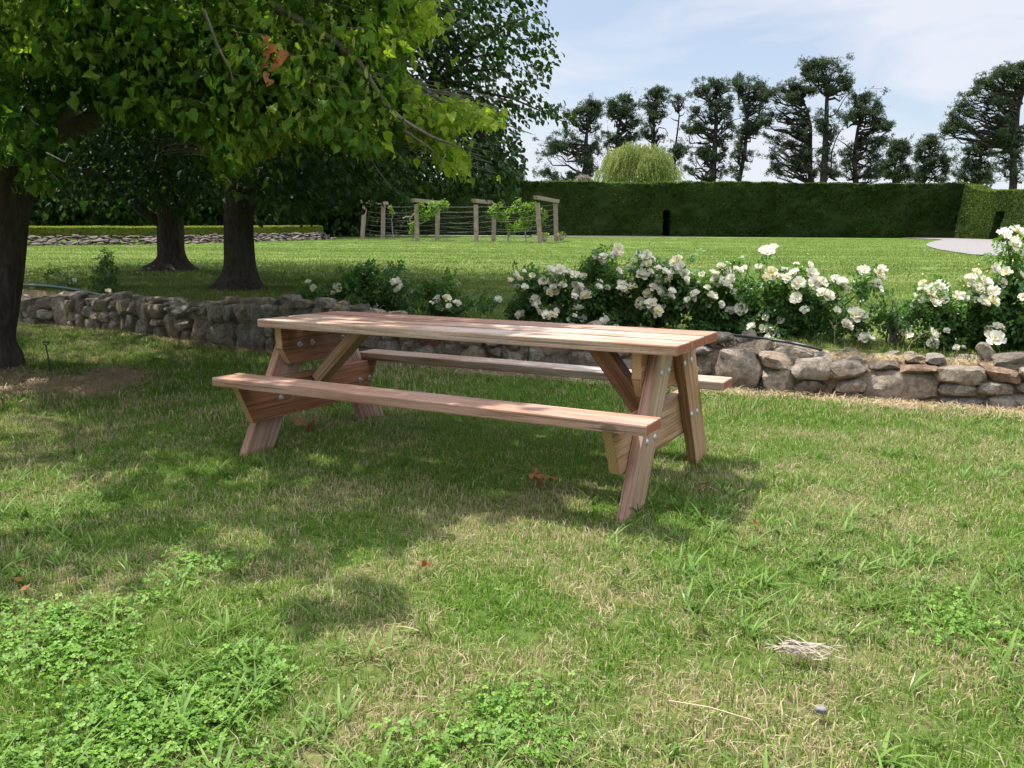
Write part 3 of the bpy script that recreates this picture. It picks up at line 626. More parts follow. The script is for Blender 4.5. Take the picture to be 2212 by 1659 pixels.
def sprays(C, rg, n, r, flat=.45, droop=.4, out=None):
    """leaf positions and directions round spray centres C; each spray is a drooping flattened fan"""
    K = len(C); ax = out if out is not None else rg.normal(size=(K, 3)); ax = ax / (np.linalg.norm(ax, axis=1)[:, None] + 1e-9)
    u = rg.random((K, n)) * 2 - 1; side = rg.normal(0, .45, (K, n)) * (1.1 - .5 * np.abs(u)); ver = rg.normal(0, flat * .45, (K, n))
    lat = np.cross(ax, (0, 0, 1.0)); lat /= np.linalg.norm(lat, axis=1)[:, None] + 1e-9
    P = C[:, None] + r * (ax[:, None] * u[..., None] + lat[:, None] * side[..., None] + np.array([0, 0, 1.0]) * (ver - droop * np.maximum(u, 0) ** 2)[..., None])
    d = ax[:, None] * .7 + lat[:, None] * np.sign(side)[..., None] * .8 + rg.normal(0, .4, (K, n, 3)); d[..., 2] -= .55
    return P.reshape(-1, 3), d.reshape(-1, 3)
def leaves(name, P, d, size, mat, parent, rg, tv=None, tf=None, var=None, tw=.7, link=True, svar=.3):
    tv = LEAF if tv is None else tv; tf = LEAFF if tf is None else tf; n = len(P)
    var = np.clip(rg.normal(.45, .22, n), 0, 1) if var is None else var
    V, Ff, va = scatter(tv, tf, P, rot_dir(d, rg.normal(0, tw, n)), size * rg.uniform(1 - svar, 1 + svar, n)[:, None], var)
    me = mk_mesh(name, V, Ff, MAT[mat], False, va); return obj(name, me, parent, link)
def bez(a, b, sag=.0, n=7, wob=.0, rg=None):
    a, b = np.array(a, float), np.array(b, float); t = np.linspace(0, 1, n)[:, None]; P = a + (b - a) * t; P[:, 2] += sag * (4 * t * (1 - t))[:, 0]
    if wob and rg is not None: w = rg.normal(0, wob, (n, 3)); w[0] = w[-1] = 0; P += w
    return P
def trunk_mb(P, R_, seed=0, n=28, flare=0.6):
    mb = MB(); ph = np.random.default_rng(seed).uniform(0, 6, 6)
    def fl(i, a):
        k = max(0, 1 - i / (len(P) * .22)); return 1 + .06 * np.sin(5 * a + ph[0] + i * .2) + .035 * np.sin(11 * a + ph[1] - i * .15) + flare * k * k * (.35 + .35 * np.maximum(0, np.sin(3 * a + ph[2])) + .3 * np.maximum(0, np.sin(5 * a + ph[3])))
    mb.tube(P, R_, n, flute=fl, cap=False); return mb

# places that the sun reaches, seen on the ground (drawn on the lawn, used to open the crowns above)
litA = [tuple(G(*p)[:2]) for p in [(2212, 840), (1480, 815), (1440, 900), (1330, 1010), (1180, 1085), (1060, 1120), (960, 1105), (885, 1180), (890, 1260), (800, 1345), (745, 1340), (640, 1280), (580, 1200), (480, 1180), (330, 1205), (220, 1255), (0, 1240)]] + [(-2.6, 2.6), (-12, -1), (-12, -12), (30, -12), (30, 4)]
litB = [tuple(G(*p)[:2]) for p in [(-200, 1000), (130, 1010), (250, 1060), (240, 1110), (150, 1150), (-200, 1190)]]
litC = [tuple(G(*p)[:2]) for p in [(30, 700), (420, 722), (440, 740), (260, 790), (60, 785)]]
litU = [tuple(GU(*p)[:2]) for p in [(-300, 540), (48, 615), (180, 605), (335, 588), (480, 590), (800, 588), (1000, 594), (1250, 592), (1270, 612), (1180, 640), (1300, 690), (1700, 760), (2400, 700), (2400, 519), (1300, 516), (900, 521), (500, 523), (48, 537), (-300, 540)]]
CT = 1 / math.tan(SUN_EL)
def sunlit(P):
    """true where the shadow of a leaf at P would fall on ground the sun reaches in this garden"""
    x, y = P[:, 0], P[:, 1]; up_ = wdist(x, y) > 0
    for _ in range(2):
        g = gz(x, y); h = P[:, 2] - g; x = P[:, 0] + SH[0] * h * CT; y = P[:, 1] + SH[1] * h * CT
    j = rng.normal(0, .09, (2, len(x))); xx, yy = x + j[0], y + j[1]; wd = wdist(xx, yy)
    lo = inpoly(xx, yy, litA) | inpoly(xx, yy, litB) | inpoly(xx, yy, litC)
    spots = vnoise(np.stack([xx * 1.7 + 3, yy * 1.7 + 8, 0 * xx + 1], -1)) > .90
    return np.where(wd < .15, lo, inpoly(xx, yy, litU)) | spots
def inframe(P, m=0): 
    x, y, z = project(P); return (z > 0) & (x > -m) & (x < 2212 + m) & (y > -m) & (y < 1659 + m)

# --- the near linden
def build_linden():
    rg = np.random.default_rng(3); base = G(-5, 806); bx, by = base[0] - .03, base[1] + .25
    t = empty("linden_tree", (0, 0, 0)); tag(t, "nearest tree at the left edge, broad heart shaped leaves hanging over the picnic table", "tree")
    def ex(py): return AT({386: 60, 450: 54, 498: 48, 575: 41, 640: 34, 700: 27, 735: 25, 765: 35, 806: 46}[py], py, by)
    pts = []; rad = []
    for py in (806, 765, 735, 700, 640, 575, 498, 450, 386):
        e = ex(py); r = .27 if py < 750 else .30; pts.append((e[0] - r - (.04 if py == 806 else 0), by, max(e[2], -.03))); rad.append(r)
    pts[0] = (pts[0][0], by, -.06); top = np.array(pts[-1]); pts += [tuple(top + (.0, .02, .5)), tuple(top + (-.1, .1, 1.4)), tuple(top + (-.1, .1, 3.0)), tuple(top + (-.2, .2, 5.5))]; rad += [.27, .22, .16, .06]
    tt = np.linspace(0, 1, 40); u = np.linspace(0, 1, len(pts)); P = np.stack([np.interp(tt, u, np.array(pts)[:, i]) for i in range(3)], 1); Rr = np.interp(tt, u, rad)
    for _ in range(2): P[1:-1] = (P[:-2] + 2 * P[1:-1] + P[2:]) / 4
    trunk_mb(P, Rr, 3, 36, .35).build("trunk", MAT['bark'], t, True)
    O = P[24]; br = MB()
    # visible skirt of the crown
    poly = [(-80, -80), (905, -80), (940, 30), (962, 62), (850, 112), (880, 150), (905, 200), (1000, 215), (1100, 240), (1085, 268), (1010, 272), (965, 292), (1012, 335), (1018, 392), (980, 388), (935, 335), (900, 292), (835, 275), (845, 322), (790, 335), (735, 300), (640, 292), (560, 335), (470, 390), (440, 300), (330, 262), (250, 272), (190, 212), (130, 222), (110, 300), (125, 398), (60, 408), (40, 335), (-80, 350)]
    K = 4600; px = rg.uniform(-80, 1100, K * 3); py = rg.uniform(-80, 405, K * 3); m = inpoly(px, py, poly); px, py = px[m][:K], py[m][:K]
    dep = np.where(px > 820, rg.uniform(6.0, 7.6, len(px)), rg.uniform(5.4, 8.4, len(px))); C = np.array([AT(a, b, d_) for a, b, d_ in zip(px, py, dep)]); C = C[vnoise(C * 1.9 + 3) > .38]
    dh = np.hypot(C[:, 0] - O[0], C[:, 1] - O[1]); C = C[(dh < 5.6) & (dh > .5) & ((C[:, 2] > 1.45))]
    out = C - O; out[:, 2] *= .2; PL, d = sprays(C, rg, 14, .28, .5, .6, out); d[:, 2] -= .35; d += rg.normal(0, .45, d.shape)
    x, y, _ = project(PL); ok = inpoly(x, y, [(a, b) for a, b in poly]) | (rg.random(len(x)) < .05); PL, d = PL[ok], d[ok]
    sl = sunlit(PL); ok = ~sl | (rg.random(len(PL)) < .75); PL, d = PL[ok], d[ok]
    # the rest of the crown, above and behind the picture
    n = 2600; q = rg.normal(size=(n, 3)); q /= np.linalg.norm(q, axis=1)[:, None]; q *= rg.uniform(.45, 1, n)[:, None] ** .6; C2 = np.array([bx, by - .3, 4.9]) + q * np.array([6.0, 6.3, 3.4])
    C2 = C2[C2[:, 2] > 1.9]; o2 = C2 - O; P2, d2 = sprays(C2, rg, 12, .42, .5, .4, o2); x, y, z = project(P2)
    ok = ~((z > 0) & (x > -30) & (x < 2240) & (y > -30) & ~inpoly(x, y, poly)) & ~((z > 0) & (z < 2.8) & (y > -300)) & ~((z > 0) & (z < 5.4) & (y > -60) & (x > -60) & (x < 2260)); P2, d2 = P2[ok], d2[ok]; ok = ~sunlit(P2); P2, d2 = P2[ok], d2[ok]
    allP = np.concatenate([PL, P2]); alld = np.concatenate([d, d2]); sz = np.concatenate([np.full(len(PL), .060), np.where(inframe(P2, 40), .070, .14)])
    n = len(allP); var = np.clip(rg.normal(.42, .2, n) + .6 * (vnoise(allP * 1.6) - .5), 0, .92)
    mid = (project(allP)[0] > 480) & inframe(allP); var[mid] = np.clip(var[mid] + .10, 0, 1); top_ = inframe(allP) & (project(allP)[1] < 130) & (vnoise(allP * 2.2 + 7) > .5); var[top_] = np.clip(var[top_] + .28, 0, 1); right = (project(allP)[0] > 870) & inframe(allP); var[right] = np.clip(rg.normal(.9, .1, right.sum()), 0, 1)  # leaf colour raised by region to paint sunlight into the crown
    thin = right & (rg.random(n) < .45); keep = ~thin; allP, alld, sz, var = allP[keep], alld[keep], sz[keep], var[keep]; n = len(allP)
    H2 = HEART * np.array([1, .58, 1]); H2[:, 2] = -.55 * HEART[:, 0] ** 2 + .5 * np.abs(HEART[:, 1]) - .08; H3 = HEART * np.array([.92, .85, 1]); H3[:, 2] += .22 * np.sin(HEART[:, 1] * 5) - .15 * HEART[:, 0]
    kind = rg.integers(0, 3, n); cm = MB()
    for q_, tv in enumerate((HEART, H2, H3)):
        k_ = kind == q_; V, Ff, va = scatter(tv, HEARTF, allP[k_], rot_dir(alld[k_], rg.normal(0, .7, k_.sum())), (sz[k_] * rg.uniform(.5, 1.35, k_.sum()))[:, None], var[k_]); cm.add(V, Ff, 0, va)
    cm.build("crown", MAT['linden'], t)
    # pale blossom bracts and beads
    k = rg.choice(len(PL), 2200, p=None); Q = PL[k] + rg.normal(0, .04, (len(k), 3)); 
    fl = vnoise(Q * 1.6 + 33) > .50; Q = Q[fl]; d3 = rg.normal(0, .4, (len(Q), 3)); d3[:, 2] -= 1
    bV, bF, bv = scatter(LEAF * np.array([1, .45, 1]), LEAFF, Q, rot_dir(d3, rg.uniform(-3, 3, len(Q))), rg.uniform(.05, .085, len(Q))[:, None], rg.random(len(Q)))
    mb = MB(); mb.add(bV, bF, 0, bv); Q2 = np.repeat(Q, 5, 0) + rg.normal(0, .022, (len(Q) * 5, 3)) - (0, 0, .05); oV, oF = ICO1[:0], None
    octa = np.array([(1, 0, 0), (-1, 0, 0), (0, 1, 0), (0, -1, 0), (0, 0, 1), (0, 0, -1)]) * 1.0; of = [np.array([(0, 2, 4), (2, 1, 4), (1, 3, 4), (3, 0, 4), (2, 0, 5), (1, 2, 5), (3, 1, 5), (0, 3, 5)])]
    eye = np.repeat(np.eye(3)[None], len(Q2), 0); oV, oF, ov = scatter(octa, of, Q2, eye, rg.uniform(.004, .007, len(Q2))[:, None], np.full(len(Q2), .9)); mb.add(oV, oF, 0, ov)
    mb.build("blossom", MAT['bract'], t)
    # limbs and visible twigs
    for a in np.linspace(0, 2 * math.pi, 9)[:-1]:
        st = P[rg.integers(22, 32)]; e = st + np.array([math.cos(a + .3) * rg.uniform(3, 4.6), math.sin(a + .3) * rg.uniform(3, 4.6), rg.uniform(.8, 2.6)])
        if project(e[None])[2][0] > 0 and inframe(e[None], 60)[0] and not inpoly(*[np.array([v]) for v in (project(e[None])[0][0], project(e[None])[1][0])], poly)[0]: continue
        if sunlit(bez(st, e, .5, 9))[4:].any(): continue
        br.tube(bez(st, e, .5, 9, .05, rg), np.linspace(.10, .02, 9), 8)
    for line, dep, r in [([(560, -60), (585, 5), (640, 40), (760, 110), (830, 222), (872, 262), (938, 298), (984, 314)], (5.4, 6.0), (.028, .007)), ([(905, 185), (960, 222), (1012, 238), (1062, 262)], (6.2, 6.5), (.014, .004)),
                         ([(1012, 238), (1075, 262), (1150, 290)], (6.4, 6.7), (.007, .003)), ([(440, 20), (470, 100), (497, 150), (505, 182)], (4.6, 4.9), (.009, .004)), ([(870, 280), (930, 320), (960, 355)], (5.9, 6.1), (.010, .004)),
                         ([(830, 222), (800, 212), (786, 220)], (6, 6), (.008, .004)), ([(100, 330), (140, 350), (150, 330)], (5, 5), (.005, .003)), ([(790, 330), (820, 372), (848, 410)], (6.2, 6.3), (.006, .003))]:
        Q = np.array([AT(a, b, np.interp(i, [0, len(line) - 1], dep)) for i, (a, b) in enumerate(line)])
        tt = np.linspace(0, 1, 14); u = np.linspace(0, 1, len(Q)); Q = np.stack([np.interp(tt, u, Q[:, i]) for i in range(3)], 1); br.tube(Q, np.linspace(r[0], r[1], 14), 7)
    for k in range(0, len(C), 5): br.tube(bez(C[k] + (out[k] / (np.linalg.norm(out[k]) + 1e-6)) * -.5 + (0, 0, .12), C[k] + (out[k] / (np.linalg.norm(out[k]) + 1e-6)) * .25, .03, 5, .01, rg), np.linspace(.006, .002, 5), 5)
    br.build("branches", MAT['twig'], t, True)
    # hanging dead leaves
    dm = MB()
    for px_, py_, s_, dz in [(602, 112, .085, 1), (583, 95, .07, 1), (575, 118, .05, 1), (590, 138, .045, 1), (578, 158, .05, 1), (583, 172, .04, 1), (571, 78, .05, 1), (572, 135, .04, 1), (590, 125, .04, 1)]:
        c = AT(px_, py_, 4.75)[None]; dd = np.array([[rg.normal(0, .3), .2, -1.0]]); tv = HEART * np.array([1, .55, 1]); tv = tv.copy(); tv[:, 2] += .25 * np.sin(tv[:, 1] * 7) + .12 * np.sin(tv[:, 0] * 6)
        V, Ff, va = scatter(tv, HEARTF, c, rot_dir(dd, rg.uniform(-.8, .8, 1)), np.array([[s_]]), np.array([rg.random()])); dm.add(V, Ff, 0, va)
    dm.build("dead_leaves", MAT['dead'], t)
    return t
build_linden()

def broad_tree(name, label, base, trunk, poly, center, radii, K, per, spr, lsize, mat, seed, zmin=1.4, shell=.35, trunk_top=None, group=None, limbs=10, lit=True, extra_C=None, keep_lit=.0, flare=1.0, gapn=.0, tfl=28):
    rg = np.random.default_rng(seed); t = empty(name); tag(t, label, "tree", group)
    P = np.array(trunk, float); tt = np.linspace(0, 1, 44); u = np.linspace(0, 1, len(P)); Q = np.stack([np.interp(tt, u, P[:, i]) for i in range(4)], 1)
    for _ in range(3): Q[1:-1] = (Q[:-2] + 2 * Q[1:-1] + Q[2:]) / 4
    trunk_mb(Q[:, :3], Q[:, 3], seed, tfl, flare).build("trunk", MAT['bark'], t, True)
    q = rg.normal(size=(K, 3)); q /= np.linalg.norm(q, axis=1)[:, None]; q *= rg.uniform(shell, 1, K)[:, None] ** .5
    C = np.array(center) + q * np.array(radii)
    if extra_C is not None: C = np.concatenate([C, extra_C])
    C = C[C[:, 2] - gz(C[:, 0], C[:, 1]) > zmin]
    if gapn > 0: C = C[vnoise(C * .55 + seed) > gapn]
    out = C - np.array([Q[20, 0], Q[20, 1], C[:, 2].mean()]); out[:, 2] *= .3; PL, d = sprays(C, rg, per, spr, .5, .55, out)
    if poly is not None:
        x, y, z = project(PL); jx, jy = rg.normal(0, 7, (2, len(x))); ok = ~((z > 0) & (x > -20) & (x < 2232) & (y > -20) & ~inpoly(x + jx, y + jy, poly)); PL, d = PL[ok], d[ok]
    if lit: ok = ~sunlit(PL) | (rg.random(len(PL)) < keep_lit); PL, d = PL[ok], d[ok]
    leaves("crown", PL, d, lsize, mat, t, rg, var=np.clip(rg.normal(.42, .2, len(PL)) + .5 * (vnoise(PL * .9 + seed) - .5), 0, 1))
    br = MB(); idx = rg.choice(len(C), min(len(C), limbs * 14), replace=False); tips = C[idx]
    if poly is not None:
        x, y, z = project(tips); tips = tips[~inframe(tips) | inpoly(x, y, poly)]
    hubs = []
    for k in range(limbs):
        a = 2 * math.pi * k / limbs + rg.uniform(-.3, .3); st = Q[rg.integers(18, 38), :3]; e = np.array([center[0] + radii[0] * .55 * math.cos(a), center[1] + radii[1] * .55 * math.sin(a), st[2] + rg.uniform(.3, .5) * radii[2]])
        if poly is not None and inframe(e[None])[0] and not inpoly(*[v[:1] for v in project(e[None])[:2]], poly)[0]: continue
        w = bez(st, e, radii[2] * .08, 9, .06, rg); br.tube(w, np.linspace(P[1, 3] * .45, .03, 9), 8); hubs.append(w)
    if hubs:
        H = np.concatenate([h[3:] for h in hubs])
        for T_ in tips:
            k = np.argmin(((H - T_) ** 2).sum(1)); 
            if np.linalg.norm(H[k] - T_) < radii[0] * .6: br.tube(bez(H[k], T_, .12, 6, .04, rg), np.linspace(.028, .006, 6), 5)
    br.build("branches", MAT['bark'], t, True); return t, C
# --- tree three: the dark one whose crown reaches into the sky
b3 = GU(519, 627); g3 = float(gz(b3[0], b3[1])) - .05; wpx = b3[1] / F
def tr3(px, py, r): a = AT(px, py, b3[1]); return (a[0], a[1], a[2], r)
T3 = [(b3[0], b3[1], g3, .30), tr3(518, 590, .215), tr3(516, 540, .205), tr3(516, 480, .20), tr3(518, 440, .22), tr3(524, 390, .23), tr3(530, 250, .20), tr3(535, 100, .16), tr3(560, -200, .10)]
polyT = [(380, -300), (1160, -300), (1168, 10), (1180, 50), (1197, 70), (1196, 150), (1188, 188), (1150, 178), (1160, 215), (1200, 222), (1238, 240), (1228, 268), (1190, 262), (1130, 270), (1122, 300), (1135, 345), (1118, 395), (1112, 425), (1060, 428), (1020, 400), (990, 420), (900, 412), (860, 425), (800, 440), (720, 452), (690, 470), (600, 462), (565, 430), (480, 470), (455, 440), (380, 440)]
poly3b = polyT
rg0 = np.random.default_rng(77)
ex = []
for px_, py_ in [(1060, 60), (1110, 40), (1150, 60), (1170, 110), (1180, 150), (1120, 120), (1100, 170), (1140, 200), (1180, 235), (1215, 245), (1160, 245), (1100, 240), (1110, 290), (1090, 330), (1115, 345), (1080, 380), (1100, 410), (1060, 420), (1050, 350), (1040, 300), (1020, 250), (1060, 200), (1030, 140), (1000, 80), (960, 120), (940, 60), (1000, 20), (1080, -10), (1130, 0), (1150, -30), (1185, 90), (1190, 170), (1060, 270), (980, 200), (1010, 390), (1130, 395)]:
    for _ in range(10): ex.append(AT(px_ + rg0.normal(0, 16), py_ + rg0.normal(0, 15), rg0.uniform(11.3, 13.6)))
for _ in range(260):
    px_, py_ = rg0.uniform(560, 1110), rg0.uniform(300, 440); ex.append(AT(px_, py_, rg0.uniform(9.8, 14.5)))
broad_tree("dark_leaved_tree", "tall tree with dark small leaves and flared trunk, its crown furthest right against the sky", b3, T3, polyT, (b3[0] + .1, b3[1] + .2, 5.9), (5.2, 5.0, 4.6), 3600, 18, .42, .095, 'oak', 31, 1.05, .2, extra_C=np.array(ex), keep_lit=.35, limbs=12)
# --- tree two, behind it to the left
b2 = GU(372, 584); g2 = float(gz(b2[0], b2[1])) - .05
def tr2(px, py, r): a = AT(px, py, b2[1]); return (a[0], a[1], a[2], r)
T2 = [(b2[0], b2[1], g2, .40), tr2(372, 560, .27), tr2(370, 530, .25), tr2(368, 490, .25), tr2(366, 460, .26), tr2(366, 420, .27), tr2(360, 300, .22), tr2(352, 100, .12)]
poly2 = [(40, -300), (760, -300), (760, 300), (700, 400), (640, 430), (590, 470), (560, 500), (520, 470), (470, 430), (440, 470), (400, 455), (395, 480), (360, 455), (340, 462), (300, 440), (250, 470), (190, 440), (100, 455), (50, 440)]
ex2 = np.array([AT(rg0.uniform(60, 620), rg0.uniform(250, 455), rg0.uniform(14.5, 21)) for _ in range(300)])
broad_tree("broad_leaved_tree", "tree behind the dark leaved one, thick furrowed trunk and low drooping skirt", b2, T2, poly2, (b2[0] + .2, b2[1] - .3, 5.8), (5.6, 4.6, 4.4), 3000, 16, .5, .13, 'oak', 32, 1.2, .2, keep_lit=.45, extra_C=ex2)
# --- trees beyond the box hedge
for i, (x, y, h, r, sd, lab, sz) in enumerate([(-24.5, 47, 8.5, 6.5, 41, "dark tree behind the box hedge, furthest left of the background trees", .34), (-16.5, 49, 9, 6.0, 42, "dark tree behind the box hedge, between the two thick trunks", .34), (-10.5, 53.5, 8, 4.6, 43, "dark tree behind the right end of the box hedge", .32), (-31, 44, 9, 6.0, 44, "dark tree beyond the box hedge seen past the linden trunk", .34)]):
    g = float(gz(x, y)); broad_tree("background_tree", lab, None, [(x, y, g - .1, .4), (x, y, g + 2, .3), (x + .3, y, g + 5, .25), (x, y, g + 11, .1)], None, (x, y, g + h * .72), (r, r * .8, h * .68), 1500, 16, 1.0, sz, 'far', sd, .2, .3, group="trees beyond the box hedge", limbs=6, lit=False, tfl=12)

# ------------------------------------------------------------------ pines beyond the hedge
TUFT = []
_r = np.random.default_rng(5)
for k in range(5):
    d = _r.normal(size=3); d[2] = abs(d[2]) * .9 + .1; d /= np.linalg.norm(d); n = np.cross(d, _r.normal(size=3)); n /= np.linalg.norm(n); TUFT += [n * .10, -n * .10, d + n * .06, d - n * .06]
TUFT = np.array(TUFT); TUFTF = [np.array([(4 * k, 4 * k + 1, 4 * k + 3, 4 * k + 2) for k in range(5)])]
def ZP(q, zx, zy, s_=.30133 / 1.13020):       # pine outlines were measured in two enlargements of the picture
    return {5: (1250 / 1.1302 + zx * .30134 / 1.1302, 100 / 1.1302 + zy * .30134 / 1.1302), 6: (1850 / 1.1302 + zx * .30134 / 1.1302, 100 / 1.1302 + zy * .30134 / 1.1302)}[q]
def pine(label, q, trunk, pads, dist, seed, dens=1.0, extra=(), tr=.35, name="pine_tree"):
    """trunk: polyline of picture points from low to high; pads: (x, y, half width, half height, fullness) foliage masses"""
    rg = np.random.default_rng(seed); t = empty(name); tag(t, label, "tree", "pines beyond the tall hedge")
    pts = np.array([AT(*ZP(q, x, y), dist) for x, y in trunk]); g = float(gz(pts[0, 0], dist)); pts = np.concatenate([[(pts[0, 0] + (pts[0, 0] - pts[1, 0]) * .3, dist, g - .1)], pts])
    tt = np.linspace(0, 1, 24); u = np.linspace(0, 1, len(pts)); TP = np.stack([np.interp(tt, u, pts[:, i]) for i in range(3)], 1)
    tm = MB(); tm.tube(TP, np.linspace(tr * .68, .05, 24), 10); tm.build("trunk", MAT['bark_pine'], t, True)
    br = MB(); PP = []; m = dist / F * .30134 / 1.1302
    pads = list(pads); more = []
    for i, a in enumerate(pads):
        near_ = sorted(pads, key=lambda b: (b[0] - a[0]) ** 2 + (b[1] - a[1]) ** 2)[1:3]
        for b in near_: more.append(((a[0] + b[0]) / 2 + rg.normal(0, 9), (a[1] + b[1]) / 2 + rg.normal(0, 9), (a[2] + b[2]) * .34, (a[3] + b[3]) * .34, min(a[4], b[4]) * .24))
    for (x, y, rx, ry, full) in pads + more:
        c = AT(*ZP(q, x, y), dist + rg.normal(0, rx * m * .4)); R3 = np.array([rx * m * 1.6, rx * m * 1.3, ry * m * 1.45]); k = max(5, int(112 * full * dens * rx * m * max(ry * m, .6) / 3.2))
        s_ = rg.normal(size=(k, 3)); s_ /= np.linalg.norm(s_, axis=1)[:, None]; s_[:, 2] = np.where(s_[:, 2] < -.25, -s_[:, 2] * .6, s_[:, 2]); s_ *= np.abs(rg.normal(.35, .55, k))[:, None]
        sub = c + s_ * R3
        low = TP[TP[:, 2] < c[2] + ry * m * .2]; hub = low[-1] if len(low) else TP[0]; hub = hub - (0, 0, min(1.2, .25 * abs(c[0] - hub[0]) + .2)) if len(low) else hub
        kk = np.argmin(np.abs(TP[:, 2] - max(TP[0, 2], hub[2]))); hub = TP[kk]; core = c - (0, 0, ry * m * .55)
        w = bez(hub, core, rg.uniform(-.14, .08) * np.linalg.norm(core - hub), 7, .17, rg); br.tube(w, np.linspace(min(.12, tr * .35), .035, 7), 6)
        for iq, sc_ in enumerate(sub):
            a = w[rg.integers(3, 7)]
            if iq % 2 == 0: br.tube(bez(a, sc_, rg.uniform(-.1, .25), 5, .14, rg), np.linspace(.024, .008, 5), 4)
            n = int(rg.uniform(7, 18)); rr = rg.uniform(.14, .36); e = rg.normal(size=(n, 3)); e /= np.linalg.norm(e, axis=1)[:, None]; e *= rg.uniform(.3, 1, n)[:, None]; PP.append(sc_ + e * np.array([rr * 1.2, rr * 1.2, rr * .8]))
    PP = np.concatenate(PP); PP = np.repeat(PP, 2, 0) + rg.normal(0, .10, (len(PP) * 2, 3)); gp2 = vnoise(PP * 1.15 + seed) * .5 + vnoise(PP * 2.6 + 3 * seed) * .5; PP = PP[gp2 > .475]; n = len(PP); d = rg.normal(0, .6, (n, 3)); d[:, 2] += .7
    V, Ff, va = scatter(TUFT, TUFTF, PP, rot_from(d, rg.uniform(0, 6, n)), rg.uniform(.11, .21, n)[:, None], np.clip(rg.normal(.42, .22, n), 0, 1))
    obj("crown", mk_mesh("crown", V, Ff, MAT['pine'], False, va), t)
    for line in extra: 
        Q = np.array([AT(*ZP(q, x, y), dist - .3) for x, y in line]); tt2 = np.linspace(0, 1, 10); u2 = np.linspace(0, 1, len(Q)); br.tube(np.stack([np.interp(tt2, u2, Q[:, i]) for i in range(3)], 1), np.linspace(.07, .02, 10), 5)
    br.build("branches", MAT['bark_pine'], t, True)
pine("leftmost umbrella pine with a low skirt reaching left, above the hedge", 5, [(598, 1150), (596, 900), (605, 750), (640, 600), (650, 520)],
     [(650, 520, 90, 38, 1.2), (520, 590, 75, 40, 1), (600, 560, 80, 30, 1), (470, 650, 60, 45, .9), (560, 690, 70, 40, .7), (660, 640, 50, 35, .4), (700, 580, 50, 40, .6), (430, 760, 50, 60, 1), (350, 830, 90, 50, 1), (290, 920, 70, 60, 1), (420, 880, 80, 60, .9), (520, 830, 80, 50, .8), (640, 900, 80, 60, .9), (690, 800, 40, 40, .6), (560, 980, 80, 60, .9), (660, 1020, 70, 60, .9), (280, 1090, 70, 50, 1), (370, 1120, 100, 55, 1.1), (480, 1090, 70, 60, 1), (300, 1060, 60, 40, .6), (590, 1100, 90, 50, .8)], 78, 1, tr=.42)
pine("second umbrella pine from the left, rounded dome crown over bare limbs", 5, [(850, 900), (858, 740), (880, 640), (920, 560), (925, 480)],
     [(915, 470, 80, 35, 1.2), (820, 520, 60, 50, 1), (980, 520, 45, 45, .7), (880, 560, 70, 40, .6), (780, 590, 30, 60, .7), (930, 600, 60, 40, .6), (990, 640, 60, 50, .5), (830, 650, 50, 40, .4), (930, 700, 60, 50, .6), (1010, 720, 50, 40, .5), (760, 740, 60, 50, .6), (840, 780, 60, 60, .7), (780, 850, 60, 60, .8), (900, 830, 60, 60, .7), (980, 800, 60, 45, .7)], 84, 2, tr=.34)
pine("slim double stemmed pine with an open round head, third from the left", 5, [(1145, 850), (1150, 650), (1150, 560), (1160, 480), (1170, 420)],
     [(1170, 410, 70, 28, .9), (1080, 450, 50, 40, .8), (1220, 440, 35, 45, .6), (1150, 520, 75, 40, .8), (1070, 560, 40, 50, .5), (1230, 540, 40, 50, .5), (1120, 610, 60, 40, .5), (1215, 610, 60, 30, .6), (1100, 700, 40, 40, .3), (1240, 760, 50, 35, .7), (1090, 780, 60, 30, .6), (1180, 770, 40, 25, .3)], 82, 3, extra=[[(1130, 850), (1135, 740), (1150, 650)], [(1160, 760), (1190, 700), (1240, 710), (1265, 750)]], tr=.28)
pine("thin nearly bare pine between the slim one and the tall forked one", 5, [(1325, 850), (1345, 700), (1355, 600), (1350, 550)],
     [(1340, 465, 50, 25, .5), (1300, 490, 25, 30, .3), (1385, 480, 25, 30, .4), (1320, 850, 70, 45, .9), (1350, 920, 80, 70, 1), (1400, 860, 50, 40, .8), (1330, 1000, 60, 60, .8)], 86, 4, extra=[[(1352, 560), (1310, 520), (1290, 470)], [(1355, 555), (1380, 520), (1390, 470)], [(1350, 650), (1310, 640), (1285, 620)], [(1358, 610), (1385, 600), (1400, 575)], [(1352, 545), (1345, 500), (1335, 460)]], dens=.6, tr=.16)
pine("tall broad pine with many bare limbs, standing right of the willow", 5, [(1625, 1140), (1640, 900), (1650, 750), (1655, 600), (1655, 450), (1650, 370)],
     [(1660, 345, 110, 40, 1), (1560, 390, 60, 45, .8), (1740, 390, 50, 50, .6), (1500, 430, 45, 35, .4), (1640, 440, 90, 40, .6), (1700, 510, 90, 40, 1), (1600, 530, 90, 40, .9), (1480, 570, 60, 35, .9), (1780, 550, 45, 45, .6), (1570, 620, 90, 35, .5), (1720, 630, 70, 40, .5), (1470, 680, 55, 45, .9), (1440, 750, 60, 45, 1), (1530, 730, 50, 35, .4), (1760, 720, 50, 40, .4), (1700, 820, 60, 45, .5), (1560, 850, 60, 40, .4), (1490, 930, 60, 40, .7), (1580, 960, 60, 40, .6), (1720, 940, 60, 50, .6), (1430, 1040, 60, 40, .7), (1540, 1090, 70, 40, .9), (1700, 1080, 70, 50, .8)], 76, 5,
     extra=[[(1635, 980), (1600, 910), (1540, 870), (1450, 860)], [(1650, 800), (1720, 700), (1800, 640), (1850, 625)], [(1640, 760), (1570, 700), (1480, 670)], [(1620, 1050), (1560, 1060), (1480, 1040)]], tr=.50)
